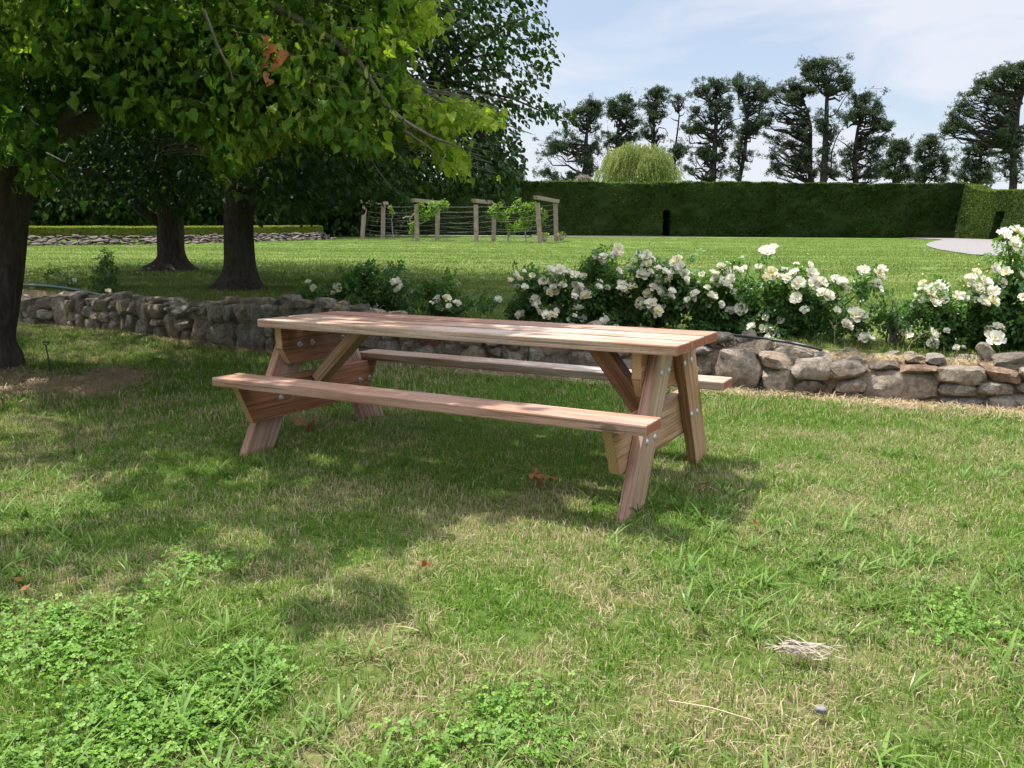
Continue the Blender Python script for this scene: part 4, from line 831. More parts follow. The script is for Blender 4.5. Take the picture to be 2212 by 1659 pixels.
pine("leaning pine with a sparse wide head, left of the tallest pines", 5, [(1840, 1140), (1885, 900), (1905, 700), (1900, 600), (1870, 480), (1860, 420)],
     [(1830, 310, 45, 22, .5), (1900, 320, 80, 25, .6), (2000, 350, 55, 30, .6), (1830, 400, 35, 40, .4), (1940, 400, 70, 35, .5), (2050, 420, 40, 40, .7), (1970, 470, 60, 40, .5), (2060, 500, 50, 50, .8), (1880, 560, 40, 40, .3), (1990, 590, 60, 45, .7), (1900, 680, 60, 45, .9), (1870, 740, 50, 40, .7), (1980, 740, 50, 40, .7), (1830, 850, 70, 50, .9), (1810, 950, 60, 50, .9), (1930, 930, 60, 50, .7), (1820, 1100, 60, 50, .8), (2030, 660, 50, 40, .5)], 80, 6, extra=[[(1900, 780), (1960, 740), (2040, 700), (2090, 670)], [(1905, 640), (1950, 560), (1990, 500), (2000, 420)]], tr=.36)
pine("dense green topped pine on the left of the tallest pine", 6, [(425, 1150), (425, 850), (430, 700), (400, 560), (350, 450)],
     [(320, 370, 110, 35, 1.3), (210, 400, 40, 35, 1), (420, 420, 70, 40, 1), (100, 440, 80, 50, .9), (280, 470, 110, 45, .9), (180, 560, 90, 50, .8), (330, 590, 90, 45, .6), (90, 610, 60, 40, .7), (240, 660, 80, 40, .5), (60, 690, 50, 35, .3), (330, 740, 90, 40, .8), (200, 790, 60, 45, .8), (90, 830, 40, 50, .7), (350, 830, 80, 50, .7), (250, 910, 110, 60, 1.1), (110, 950, 70, 60, 1.1), (380, 950, 80, 60, 1), (300, 1040, 120, 60, 1.2), (160, 1080, 90, 60, 1.2), (440, 1080, 80, 60, 1)], 74, 7, extra=[[(425, 700), (330, 640), (250, 560)], [(425, 800), (300, 720), (180, 700)]], tr=.38)
pine("tallest pine of the row, open rounded head high above the hedge", 6, [(530, 1150), (545, 900), (555, 650), (560, 480), (560, 400), (540, 300)],
     [(540, 180, 110, 28, .9), (440, 215, 70, 35, .8), (640, 220, 60, 40, .5), (380, 260, 55, 40, .5), (540, 270, 110, 40, .6), (690, 280, 50, 45, .35), (740, 350, 50, 45, .3), (460, 340, 60, 35, .5), (600, 350, 80, 40, .7), (580, 400, 60, 40, .9), (680, 430, 60, 40, .35), (500, 620, 60, 40, .6), (600, 680, 80, 50, 1), (520, 720, 90, 60, 1.1), (600, 780, 80, 50, .9), (560, 900, 90, 60, .8), (520, 1040, 90, 60, .9), (620, 1090, 80, 50, .8)], 72, 8,
     extra=[[(560, 620), (620, 600), (650, 560), (700, 470), (780, 380)], [(590, 1100), (600, 900), (640, 780), (720, 650)], [(555, 450), (480, 370), (420, 300), (350, 270)], [(560, 400), (620, 330), (680, 250)]], tr=.52)
pine("wide domed pine on the right of the tallest pine", 6, [(790, 1150), (785, 900), (810, 720), (830, 620), (850, 520)],
     [(850, 450, 100, 32, 1.1), (770, 450, 50, 30, .7), (950, 510, 60, 45, 1), (830, 520, 90, 35, .6), (820, 590, 110, 40, 1.1), (720, 630, 70, 40, .9), (1000, 600, 55, 50, .9), (930, 620, 60, 45, .6), (1060, 690, 50, 45, .9), (970, 700, 70, 45, .8), (900, 760, 70, 45, .6), (1050, 770, 50, 35, .7), (850, 830, 70, 45, .8), (980, 840, 60, 50, .8), (920, 920, 60, 50, .7), (800, 940, 70, 50, .8), (700, 920, 50, 40, .6), (860, 1060, 110, 60, 1.1), (720, 1080, 90, 50, 1.1), (960, 1000, 60, 50, .7), (980, 1110, 60, 40, .9)], 75, 9, extra=[[(800, 800), (880, 740), (960, 700)], [(790, 900), (700, 830), (650, 800)]], tr=.38)
pine("small bushy pine, left one of the low pair behind the hedge", 6, [(1095, 1165), (1110, 1050), (1120, 930), (1140, 840)],
     [(1150, 830, 40, 35, 1.1), (1110, 870, 60, 35, 1), (1200, 870, 45, 30, .8), (1080, 930, 50, 40, .9), (1160, 940, 70, 40, 1), (1220, 900, 30, 30, .6), (1050, 1010, 50, 40, 1), (1140, 1020, 70, 45, .9), (1210, 1020, 40, 40, .6), (1040, 1090, 60, 50, 1.1), (1140, 1110, 80, 45, 1.1), (1210, 1110, 40, 40, .8)], 82, 10, tr=.22)
pine("small bushy pine, right one of the low pair behind the hedge", 6, [(1345, 1165), (1360, 1050), (1385, 930), (1410, 830)],
     [(1420, 790, 50, 35, 1.1), (1360, 820, 50, 35, 1), (1470, 840, 50, 35, .9), (1330, 880, 50, 40, .9), (1420, 900, 70, 40, .9), (1520, 890, 30, 35, .6), (1290, 960, 50, 35, .7), (1380, 980, 80, 40, .8), (1490, 970, 60, 40, .7), (1550, 980, 35, 35, .6), (1330, 1060, 60, 45, .8), (1430, 1050, 80, 45, .7), (1520, 1060, 40, 40, .6), (1300, 1130, 60, 35, .7), (1480, 1130, 60, 35, .8)], 80, 11, tr=.22)
pine("dark low spreading pine just left of the big one at the right edge", 6, [(1790, 1165), (1800, 1000), (1820, 850), (1830, 750)],
     [(1820, 760, 70, 40, .9), (1740, 840, 60, 50, 1), (1850, 860, 70, 45, .9), (1700, 920, 50, 45, 1), (1790, 950, 80, 50, 1), (1890, 960, 60, 50, .8), (1680, 1010, 50, 40, 1), (1750, 1040, 70, 50, 1), (1860, 1060, 80, 50, .9), (1600, 1090, 50, 40, 1.2), (1680, 1110, 80, 50, 1.2), (1800, 1130, 90, 40, 1.2), (1900, 1140, 70, 35, 1)], 76, 12, tr=.28)
pine("big spreading dark pine cut by the right edge of the view", 6, [(2070, 1165), (2070, 900), (2095, 700), (2110, 550), (2150, 420), (2180, 330)],
     [(2120, 200, 70, 35, .9), (2020, 250, 60, 40, .9), (1940, 280, 50, 35, .8), (2200, 200, 70, 40, .9), (2060, 330, 80, 45, .7), (1860, 340, 60, 40, .9), (1790, 330, 40, 35, .9), (1930, 400, 70, 40, .6), (1780, 420, 50, 45, .8), (2040, 450, 70, 40, .6), (1700, 480, 50, 45, .8), (1840, 500, 80, 40, .8), (1960, 510, 70, 40, .9), (1650, 570, 60, 45, 1), (1750, 590, 70, 45, .8), (1580, 620, 45, 45, .9), (1620, 680, 60, 35, .8), (1540, 700, 35, 35, .9), (1520, 780, 22, 28, 1), (1870, 620, 80, 40, .7), (2000, 640, 60, 40, .5), (1690, 740, 35, 45, .8), (1960, 760, 90, 50, 1), (2040, 800, 70, 50, 1), (2130, 700, 60, 60, .8), (2150, 850, 60, 60, .8), (1980, 900, 80, 50, .9), (2100, 980, 80, 60, .9), (2000, 1040, 80, 50, .9), (2130, 1110, 70, 50, 1), (2260, 400, 90, 80, .8), (2280, 650, 80, 90, .8)], 70, 13,
     extra=[[(2075, 750), (1980, 640), (1900, 560), (1840, 520)], [(2100, 640), (2020, 520), (1960, 430)], [(1990, 700), (1800, 690), (1700, 690), (1640, 680)], [(2120, 520), (2060, 400), (2030, 320)]], tr=.50)
pine("small dark pine behind the hedge, seen just left of the leftmost umbrella pine", 5, [(20, 1175), (25, 1120), (30, 1080)], [(30, 1060, 50, 25, 1), (10, 1110, 60, 35, 1.1), (60, 1130, 30, 30, 1), (-40, 1140, 50, 35, 1)], 84, 14, tr=.15)

def willow(name, label, cx, cy, rx, ry, dist, n, seed, q=5, hang=1.0):
    rg = np.random.default_rng(seed); t = empty(name); tag(t, label, "tree"); c = AT(*ZP(q, cx, cy), dist); m = dist / F * .30134 / 1.1302; g = float(gz(c[0], dist)); Rx, Rz = rx * m, ry * m
    tm = MB(); top = c + (0, 0, -Rz * .1); tm.tube(bez((c[0], dist, g - .1), top, 0, 8, .05, rg), np.linspace(.28, .12, 8), 9); tm.build("trunk", MAT['bark'], t, True)
    br = MB(); PP, DD = [], []; s_ = rg.normal(size=(n, 3)); s_ /= np.linalg.norm(s_, axis=1)[:, None]; s_[:, 2] = np.where(s_[:, 2] < -.35, -s_[:, 2], s_[:, 2]); s_ /= np.linalg.norm(s_, axis=1)[:, None]; s_ *= (rg.random(n)[:, None] ** .35); lump = .66 + .62 * vnoise(s_ * 3.2 + 8 + seed)
    st = c + s_ * np.array([Rx, Rx * .9, Rz]) * lump[:, None]
    for k in range(n):
        ln = rg.uniform(.25, 1.25) * hang; kk = int(ln / .055); tt = np.linspace(0, ln, kk)[:, None]; o = s_[k] * np.array([1, 1, 0]); P = st[k] + o * tt * .35 + np.array([0, 0, -1.0]) * tt ** 1.2 * .9 + rg.normal(0, .012, (kk, 3)) + np.array([rg.normal(0, .12), rg.normal(0, .12), 0]) * tt
        PP.append(P); d = np.tile(np.array([0, 0, -1.0]) + o * .3, (kk, 1)) + rg.normal(0, .35, (kk, 3)); DD.append(d)
    for k in range(70): br.tube(bez(top, st[rg.integers(n)] * .92 + top * .08, .4, 6, .08, rg), np.linspace(.05, .015, 6), 5)
    br.build("branches", MAT['twig'], t, True); PP, DD = np.concatenate(PP), np.concatenate(DD)
    leaves("crown", PP, DD, .15, 'willow', t, rg, tv=LEAF * np.array([1, .45, 1]), var=np.clip(rg.normal(.5, .2, len(PP)) + .8 * (vnoise(PP * .8) - .5), 0, 1), tw=1.5)
willow("willow_tree", "rounded yellow green willow standing behind the tall hedge", 1030, 1040, 300, 225, 66, 3600, 51)
willow("willow_shrub", "small pale green shrub peeping over the hedge left of the willow", 580, 1160, 95, 55, 64, 420, 52, hang=.5)

# ------------------------------------------------------------------ trellis frames, wires, vines, urns
FR = []
def trellis(label, a_foot, a_top, b_foot, b_top, ya, yb, cap_l, cap_r, capy):
    t = empty("trellis_frame"); tag(t, label, "trellis", "timber trellis frames at the far side of the lawn"); tops = []
    for (f, tp, y) in ((a_foot, a_top, ya), (b_foot, b_top, yb)):
        A = AT(*f, y); B = AT(*tp, y); g = float(gz(A[0], y)); A = np.array([A[0], y, g - .1]); w = .105; mb = MB(); V = []
        for P in (A, B): V += [(P[0] - w, P[1] - w, P[2]), (P[0] + w, P[1] - w, P[2]), (P[0] + w, P[1] + w, P[2]), (P[0] - w, P[1] + w, P[2])]
        mb.add(V, np.array([(0, 1, 5, 4), (1, 2, 6, 5), (2, 3, 7, 6), (3, 0, 4, 7), (4, 5, 6, 7), (3, 2, 1, 0)]), 0, .5); mb.build("post", MAT['post'], t); tops.append((A, B))
    A, B = tops[0][1], tops[1][1]; d = (B - A); d /= np.linalg.norm(d); L0 = AT(*cap_l, A[1]); ov = abs(L0[0] - A[0]); n = np.array([-d[1], d[0], 0]) * .10; E0, E1 = A - d * max(ov, .3), B + d * .45; z = max(A[2], B[2]); mb = MB(); V = []
    for P, k in ((E0, 1), (E1, -1)):
        for s_ in (-1, 1): V += [(*(P + d * .10 * k + n * s_)[:2], z), (*(P + n * s_)[:2], z + .17)]
    mb.add(V, np.array([(0, 4, 5, 1), (2, 3, 7, 6), (1, 5, 7, 3), (0, 2, 6, 4), (0, 1, 3, 2), (4, 6, 7, 5)]), 0, .5); mb.build("cap_beam", MAT['post'], t)
    FR.append(tops); return t
trellis("timber trellis frame furthest left, half hidden under drooping leaves", (782, 516), (788, 442), (827, 516), (828, 442), 46.0, 47.6, (776, 436), (843, 436), 436)
trellis("second timber trellis frame from the left, leaves over its right post", (901, 521), (900, 441), (944, 519), (946, 441), 42.0, 44.0, (883, 436), (960, 436), 436)
trellis("third timber trellis frame from the left, right post behind a young vine", (1029, 523), (1028, 442), (1066, 521), (1068, 442), 41.0, 43.0, (1013, 436), (1083, 436), 436)
trellis("timber trellis frame furthest right with leaning posts and two urns", (1167, 525), (1161, 438), (1202, 521), (1200, 438), 40.0, 43.2, (1143, 432), (1213, 432), 432)
rgw = np.random.default_rng(90)
for side in (0, 1):
    mb = MB()
    for i in range(3):
        A, B = FR[i][side], FR[i + 1][side]
        for k in range(8):
            f = .10 + k * .123; a = A[0] + (A[1] - A[0]) * f; b = B[0] + (B[1] - B[0]) * f; mb.tube(bez(a, b, -rgw.uniform(.04, .20), 12, .004, rgw), .0055, 5)
    o = mb.build("wire_row", MAT['wire']); tag(o, ("sagging grey wires strung along the front posts of the trellis", "sagging grey wires strung along the rear posts of the trellis")[side], "wires", "trellis wires")
mb = MB(); A, B = FR[3][0], FR[3][1]
for k in range(6):
    f = .16 + k * .125; mb.tube(bez(A[0] + (A[1] - A[0]) * f, B[0] + (B[1] - B[0]) * (f + .10), -.10, 9, .005, rgw), .0055, 5)
o = mb.build("wire_row", MAT['wire']); tag(o, "short curved grey wires between the two posts of the right end frame", "wires", "trellis wires")

def vine(label, y, stem, pads, seed, dens=1.0):
    rg = np.random.default_rng(seed); t = empty("vine"); tag(t, label, "vine", "young vines on the trellis"); mb = MB(); m = y / F
    for line in stem:
        Q = np.array([AT(a, b, y) for a, b in line]); Q[0, 2] = min(Q[0, 2], float(gz(Q[0, 0], y)) - .02) if line is stem[0] else Q[0, 2]; tt = np.linspace(0, 1, 12); u = np.linspace(0, 1, len(Q))
        mb.tube(np.stack([np.interp(tt, u, Q[:, i]) for i in range(3)], 1) + rg.normal(0, .012, (12, 3)), np.linspace(.035, .012, 12), 6)
    mb.build("stem", MAT['twig'], t); P = []
    for (x, yy, rx, ry) in pads:
        n = int(rx * ry * 1.1 * dens) + 12; q = rg.normal(0, .5, (n, 3)); P.append(AT(x, yy, y) + q * np.array([rx * m, min(rx * m, .35), ry * m]))
    P = np.concatenate(P); d = rg.normal(0, 1, P.shape); d[:, 2] -= .2; leaves("foliage", P, d, .11, 'vine', t, rg)
vine("sparse climbing plant beside the far left frame, few leaves near its top", 47.0, [[(850, 520), (848, 500), (847, 480), (849, 455)], [(848, 470), (845, 452), (843, 448)]], [(846, 455, 6, 6), (843, 446, 4, 4)], 1, .6)
vine("climbing plant wound across the second frame, leafy arch toward its right post", 42.0, [[(892, 521), (893, 508), (890, 495), (898, 480), (905, 470)], [(890, 495), (885, 475), (900, 455), (903, 448)], [(905, 485), (920, 478), (925, 468)], [(870, 471), (880, 467), (890, 472)], [(900, 470), (930, 455), (950, 450)]],
     [(892, 487, 7, 8), (890, 500, 5, 6), (905, 465, 8, 6), (915, 470, 8, 7), (925, 462, 12, 9), (935, 455, 12, 8), (945, 445, 12, 8), (955, 440, 12, 7), (962, 446, 8, 7), (910, 447, 8, 5), (930, 440, 10, 6), (905, 443, 6, 4), (903, 455, 6, 5)], 2)
vine("young vine with two leafy lobes between the third and fourth frames, left one", 41.5, [[(1098, 523), (1098, 505), (1095, 488), (1090, 475), (1075, 460)], [(1099, 510), (1110, 500), (1125, 492)]],
     [(1075, 445, 9, 8), (1065, 455, 11, 9), (1072, 463, 12, 9), (1085, 465, 10, 8), (1090, 475, 8, 7), (1060, 462, 7, 6), (1098, 487, 6, 7), (1103, 500, 8, 8), (1112, 495, 10, 7), (1122, 488, 12, 7), (1130, 480, 10, 7), (1074, 440, 6, 5)], 3)
vine("taller young vine with a broad leafy head beside the right end frame", 41.0, [[(1136, 521), (1135, 500), (1136, 480), (1134, 460), (1135, 440)], [(1138, 500), (1150, 490), (1145, 475), (1148, 465)], [(1140, 512), (1160, 505), (1168, 495)]],
     [(1118, 438, 7, 7), (1115, 448, 9, 8), (1105, 453, 8, 6), (1125, 450, 14, 8), (1135, 445, 12, 7), (1145, 450, 12, 9), (1155, 447, 10, 8), (1160, 455, 10, 10), (1130, 470, 10, 9), (1140, 465, 10, 8), (1133, 485, 8, 8), (1150, 475, 12, 8), (1160, 470, 10, 10), (1176, 463, 6, 9), (1174, 482, 5, 6), (1120, 436, 4, 5), (1165, 486, 5, 7)], 4)
def urn(px, py, y, label):
    A = AT(px, py, y); g = float(gz(A[0], y)); t = empty("stone_urn", (A[0], y, g)); tag(t, label, "urn", "small stone urns at the right end frame")
    mb = MB(); pr = [(.0, .11), (.025, .11), (.03, .07), (.07, .05), (.10, .10), (.16, .145), (.24, .155), (.29, .14), (.31, .165), (.34, .17), (.345, .12)]
    mb.tube([(0, 0, z) for z, _ in pr], [r for _, r in pr], 18); mb.build("bowl", MAT['urn'], t, True)
    rg = np.random.default_rng(int(px)); n = 70; P = rg.normal(0, 1, (n, 3)) * (.10, .10, .03) + (0, 0, .37); d = rg.normal(0, 1, (n, 3)); d[:, 2] += .4; me_ = leaves("moss_plant", P, d, .13, 'box', t, rg)
urn(1176, 524, 40.4, "small pale stone urn beside the leaning left post of the end frame"); urn(1212, 522, 42.6, "small pale stone urn to the right of the end frame's right post")

# ------------------------------------------------------------------ roses
def petal(w, l, cup, ruf, rg, el):
    """grid petal; base at origin, opening angle el (0 flat .. 1.4 upright)"""
    us = np.linspace(0, 1, 5); vs_ = np.linspace(-1, 1, 5); V = []
    for u in us:
        for v in vs_:
            wid = w * (math.sin(min(1, u * 1.15 + .12) * math.pi * .62)) * (1 - .12 * u); x = u * l * (1 - .12 * abs(v) ** 2 * u); y = v * wid / 2; z = cup * l * (u ** 2 * .35 + .5 * (v * v) * u) - ruf * u * math.sin(v * 5 + ruf * 50) * .35 * l - .32 * l * max(0, u - .7) * (1 - cup)
            V.append((x * math.cos(el) - z * math.sin(el), y, x * math.sin(el) + z * math.cos(el)))
    Fq = [(i * 5 + j, (i + 1) * 5 + j, (i + 1) * 5 + j + 1, i * 5 + j + 1) for i in range(4) for j in range(4)]
    return np.array(V), np.array(Fq), np.repeat(us, 5)
def bloom_mesh(k):
    rg = np.random.default_rng(100 + k); mb = MB(); yel = (.30, .0, .15, .5, .1, .25)[k % 6]
    for ring, (n, el, l, w) in enumerate([(6, .12, 1.0, .95), (6, .45, .88, .85), (5, .85, .62, .62)][: 3 if k % 3 else 2]):
        for j in range(n):
            a = 2 * math.pi * (j + .5 * ring) / n + rg.normal(0, .12); V, Fq, u = petal(w, l * rg.uniform(.85, 1.1), rg.uniform(.2, .7), rg.uniform(.05, .22), rg, el + rg.normal(0, .14))
            c, s_ = math.cos(a), math.sin(a); V = np.stack([V[:, 0] * c - V[:, 1] * s_, V[:, 0] * s_ + V[:, 1] * c, V[:, 2] + .02 * ring], 1)
            mb.add(V, Fq, 0, np.clip(u * (1.2 - yel) + .22 - yel * .5 + rg.uniform(0, .12), 0, 1))
    for j in range(16):
        a = rg.uniform(0, 6.28); r = rg.uniform(.04, .20); mb.tube([(0, 0, .02), (r * .8 * math.cos(a), r * .8 * math.sin(a), .16), (r * math.cos(a), r * math.sin(a), .22)], [.006, .006, .02], 4, 1)
    mb.tube([(0, 0, .03), (0, 0, .1)], [.09, .06], 8, 1)
    V = [(0, 0, -.14), (0, 0, -.03), (0, 0, .05)]; mb.tube(V, [.03, .09, .06], 7, 2)
    return mk_mesh("flower", np.concatenate(mb.V), mb.F, [MAT['petal'], MAT['stamen'], MAT['rose']], True, np.concatenate(mb.A), np.concatenate(mb.M))
BLOOM = [bloom_mesh(k) for k in range(6)]
def bud_mesh():
    mb = MB(); mb.tube([(0, 0, 0), (0, 0, .2), (0, 0, .55), (0, 0, .9), (0, 0, 1.05)], [.1, .25, .30, .16, .03], 8, 0); mb.tube([(0, 0, -.15), (0, 0, .1), (0, 0, .35)], [.06, .24, .29], 8, 1)
    return mk_mesh("bud", np.concatenate(mb.V), mb.F, [MAT['bud'], MAT['rose']], True, np.concatenate(mb.A), np.concatenate(mb.M))
BUD = bud_mesh()
def compound():
    V, Fs, o = [], [[], []], 0
    for (x, y, a, s_) in [(.55, 0, 0, .50), (.42, .10, .9, .42), (.42, -.10, -.9, .42), (.18, .06, 1.1, .34), (.18, -.06, -1.1, .34)]:
        lv = LEAF * np.array([s_, s_ * 1.05, s_]); c, s2 = math.cos(a), math.sin(a); V.append(np.stack([lv[:, 0] * c - lv[:, 1] * s2 + x, lv[:, 0] * s2 + lv[:, 1] * c + y, lv[:, 2] + .0], 1))
        for i in (0, 1): Fs[i].append(LEAFF[i] + o)
        o += len(lv)
    return np.concatenate(V), [np.concatenate(f) for f in Fs]
CMP, CMPF = compound()
def on_bed(px, py, back):
    """point on the ray whose distance behind the wall's front line is `back`"""
    d = ray(px, py); ts = np.linspace(4, 22, 700); P = CAMP + d * ts[:, None]; k = np.argmin(np.abs(wdist(P[:, 0], P[:, 1]) - back)); return P[k]
Z7 = lambda x, y: ((1200 + x * .29386) / 1.1302, (580 + y * .29386) / 1.1302)
Z8 = lambda x, y: ((1800 + x * .31646) / 1.1302, (540 + y * .31646) / 1.1302)
Z4 = lambda x, y: ((800 + x * .29386) / 1.1302, (430 + y * .29386) / 1.1302)
Z3 = lambda x, y: ((x * .36166) / 1.1302, (400 + y * .36166) / 1.1302)
b7 = [(200, 310, 70), (240, 345, 50), (335, 320, 50), (225, 425, 75), (55, 515, 60), (495, 280, 80), (570, 270, 85), (640, 290, 60), (690, 310, 80), (430, 365, 70), (500, 360, 80), (535, 430, 90), (590, 400, 60), (475, 460, 80), (450, 430, 50), (365, 525, 85), (730, 410, 80), (760, 440, 90), (700, 450, 60), (785, 490, 90), (690, 490, 60), (725, 600, 95), (430, 610, 90), (460, 650, 90), (490, 655, 70), (245, 645, 90), (540, 610, 50), (755, 680, 85), (690, 650, 40), (930, 160, 70), (900, 195, 75), (1045, 105, 100), (890, 410, 60), (940, 410, 50), (1055, 280, 60), (1215, 150, 80), (1290, 150, 80), (1330, 180, 70), (1310, 220, 70), (1145, 245, 50), (1250, 320, 95), (1320, 290, 60), (1080, 390, 80), (1155, 420, 90), (1100, 430, 60), (1540, 200, 100), (1570, 240, 90), (1520, 260, 80), (1445, 290, 70), (1480, 350, 70), (1380, 390, 80), (1310, 470, 90), (1380, 440, 70), (1440, 465, 80), (1240, 540, 95), (1320, 550, 90), (1340, 600, 80), (1420, 600, 90), (1385, 630, 70), (1500, 450, 70), (940, 700, 80), (1620, 580, 75), (1620, 350, 60), (1650, 430, 90), (1690, 470, 80), (1710, 400, 70), (1745, 310, 50), (1790, 420, 60), (1850, 300, 80), (1880, 350, 80), (1960, 300, 100), (1990, 340, 80), (1960, 400, 80), (1920, 370, 80), (2065, 275, 60), (2020, 450, 60), (1835, 490, 80), (1900, 560, 70), (1800, 570, 50), (1980, 610, 80)]
b8 = [(225, 240, 110), (165, 360, 60), (260, 400, 90), (365, 380, 60), (440, 400, 80), (555, 345, 60), (385, 440, 70), (470, 480, 90), (570, 410, 100), (600, 480, 100), (650, 480, 80), (450, 595, 85), (690, 575, 110), (760, 450, 70), (820, 520, 100), (975, 385, 90), (1090, 410, 90), (1085, 480, 70), (30, 680, 80), (220, 740, 50), (200, 830, 70), (265, 850, 90), (90, 880, 80), (840, 805, 90), (910, 730, 110), (870, 760, 70), (990, 905, 90), (1435, 480, 70), (1540, 500, 110), (1585, 530, 70), (1500, 560, 80), (1385, 600, 90), (1460, 530, 70), (1580, 610, 100), (1520, 640, 80), (1505, 880, 90), (1510, 940, 80), (1290, 865, 60), (1615, 850, 50), (1840, 395, 80), (1800, 440, 70), (1910, 470, 110), (1860, 530, 100), (1800, 490, 60), (1760, 600, 60), (1810, 620, 80), (1900, 620, 90), (1970, 620, 90), (1990, 910, 120), (2000, 810, 60), (2060, 100, 90), (2165, 90, 130), (2070, 400, 90), (2040, 480, 70), (2200, 430, 80), (2200, 590, 60), (1690, 980, 60)]
b4 = [(75, 935, 80), (45, 975, 50), (565, 890, 80), (600, 945, 90), (485, 770, 40), (915, 1030, 70), (860, 1055, 40), (985, 1020, 80), (930, 1110, 80), (1010, 1080, 50), (1075, 1060, 70), (1415, 1030, 60), (25, 1090, 60), (110, 1090, 50)]
b3_ = [(2080, 800, 45), (2120, 840, 50), (2080, 970, 50), (730, 865, 40), (505, 785, 25)]
blooms = [(*Z7(x, y), s_ * .29386 / 1.1302) for x, y, s_ in b7 if x > 100] + [(*Z8(x, y), s_ * .31646 / 1.1302) for x, y, s_ in b8] + [(*Z4(x, y), s_ * .29386 / 1.1302) for x, y, s_ in b4] + [(*Z3(x, y), s_ * .36166 / 1.1302) for x, y, s_ in b3_]
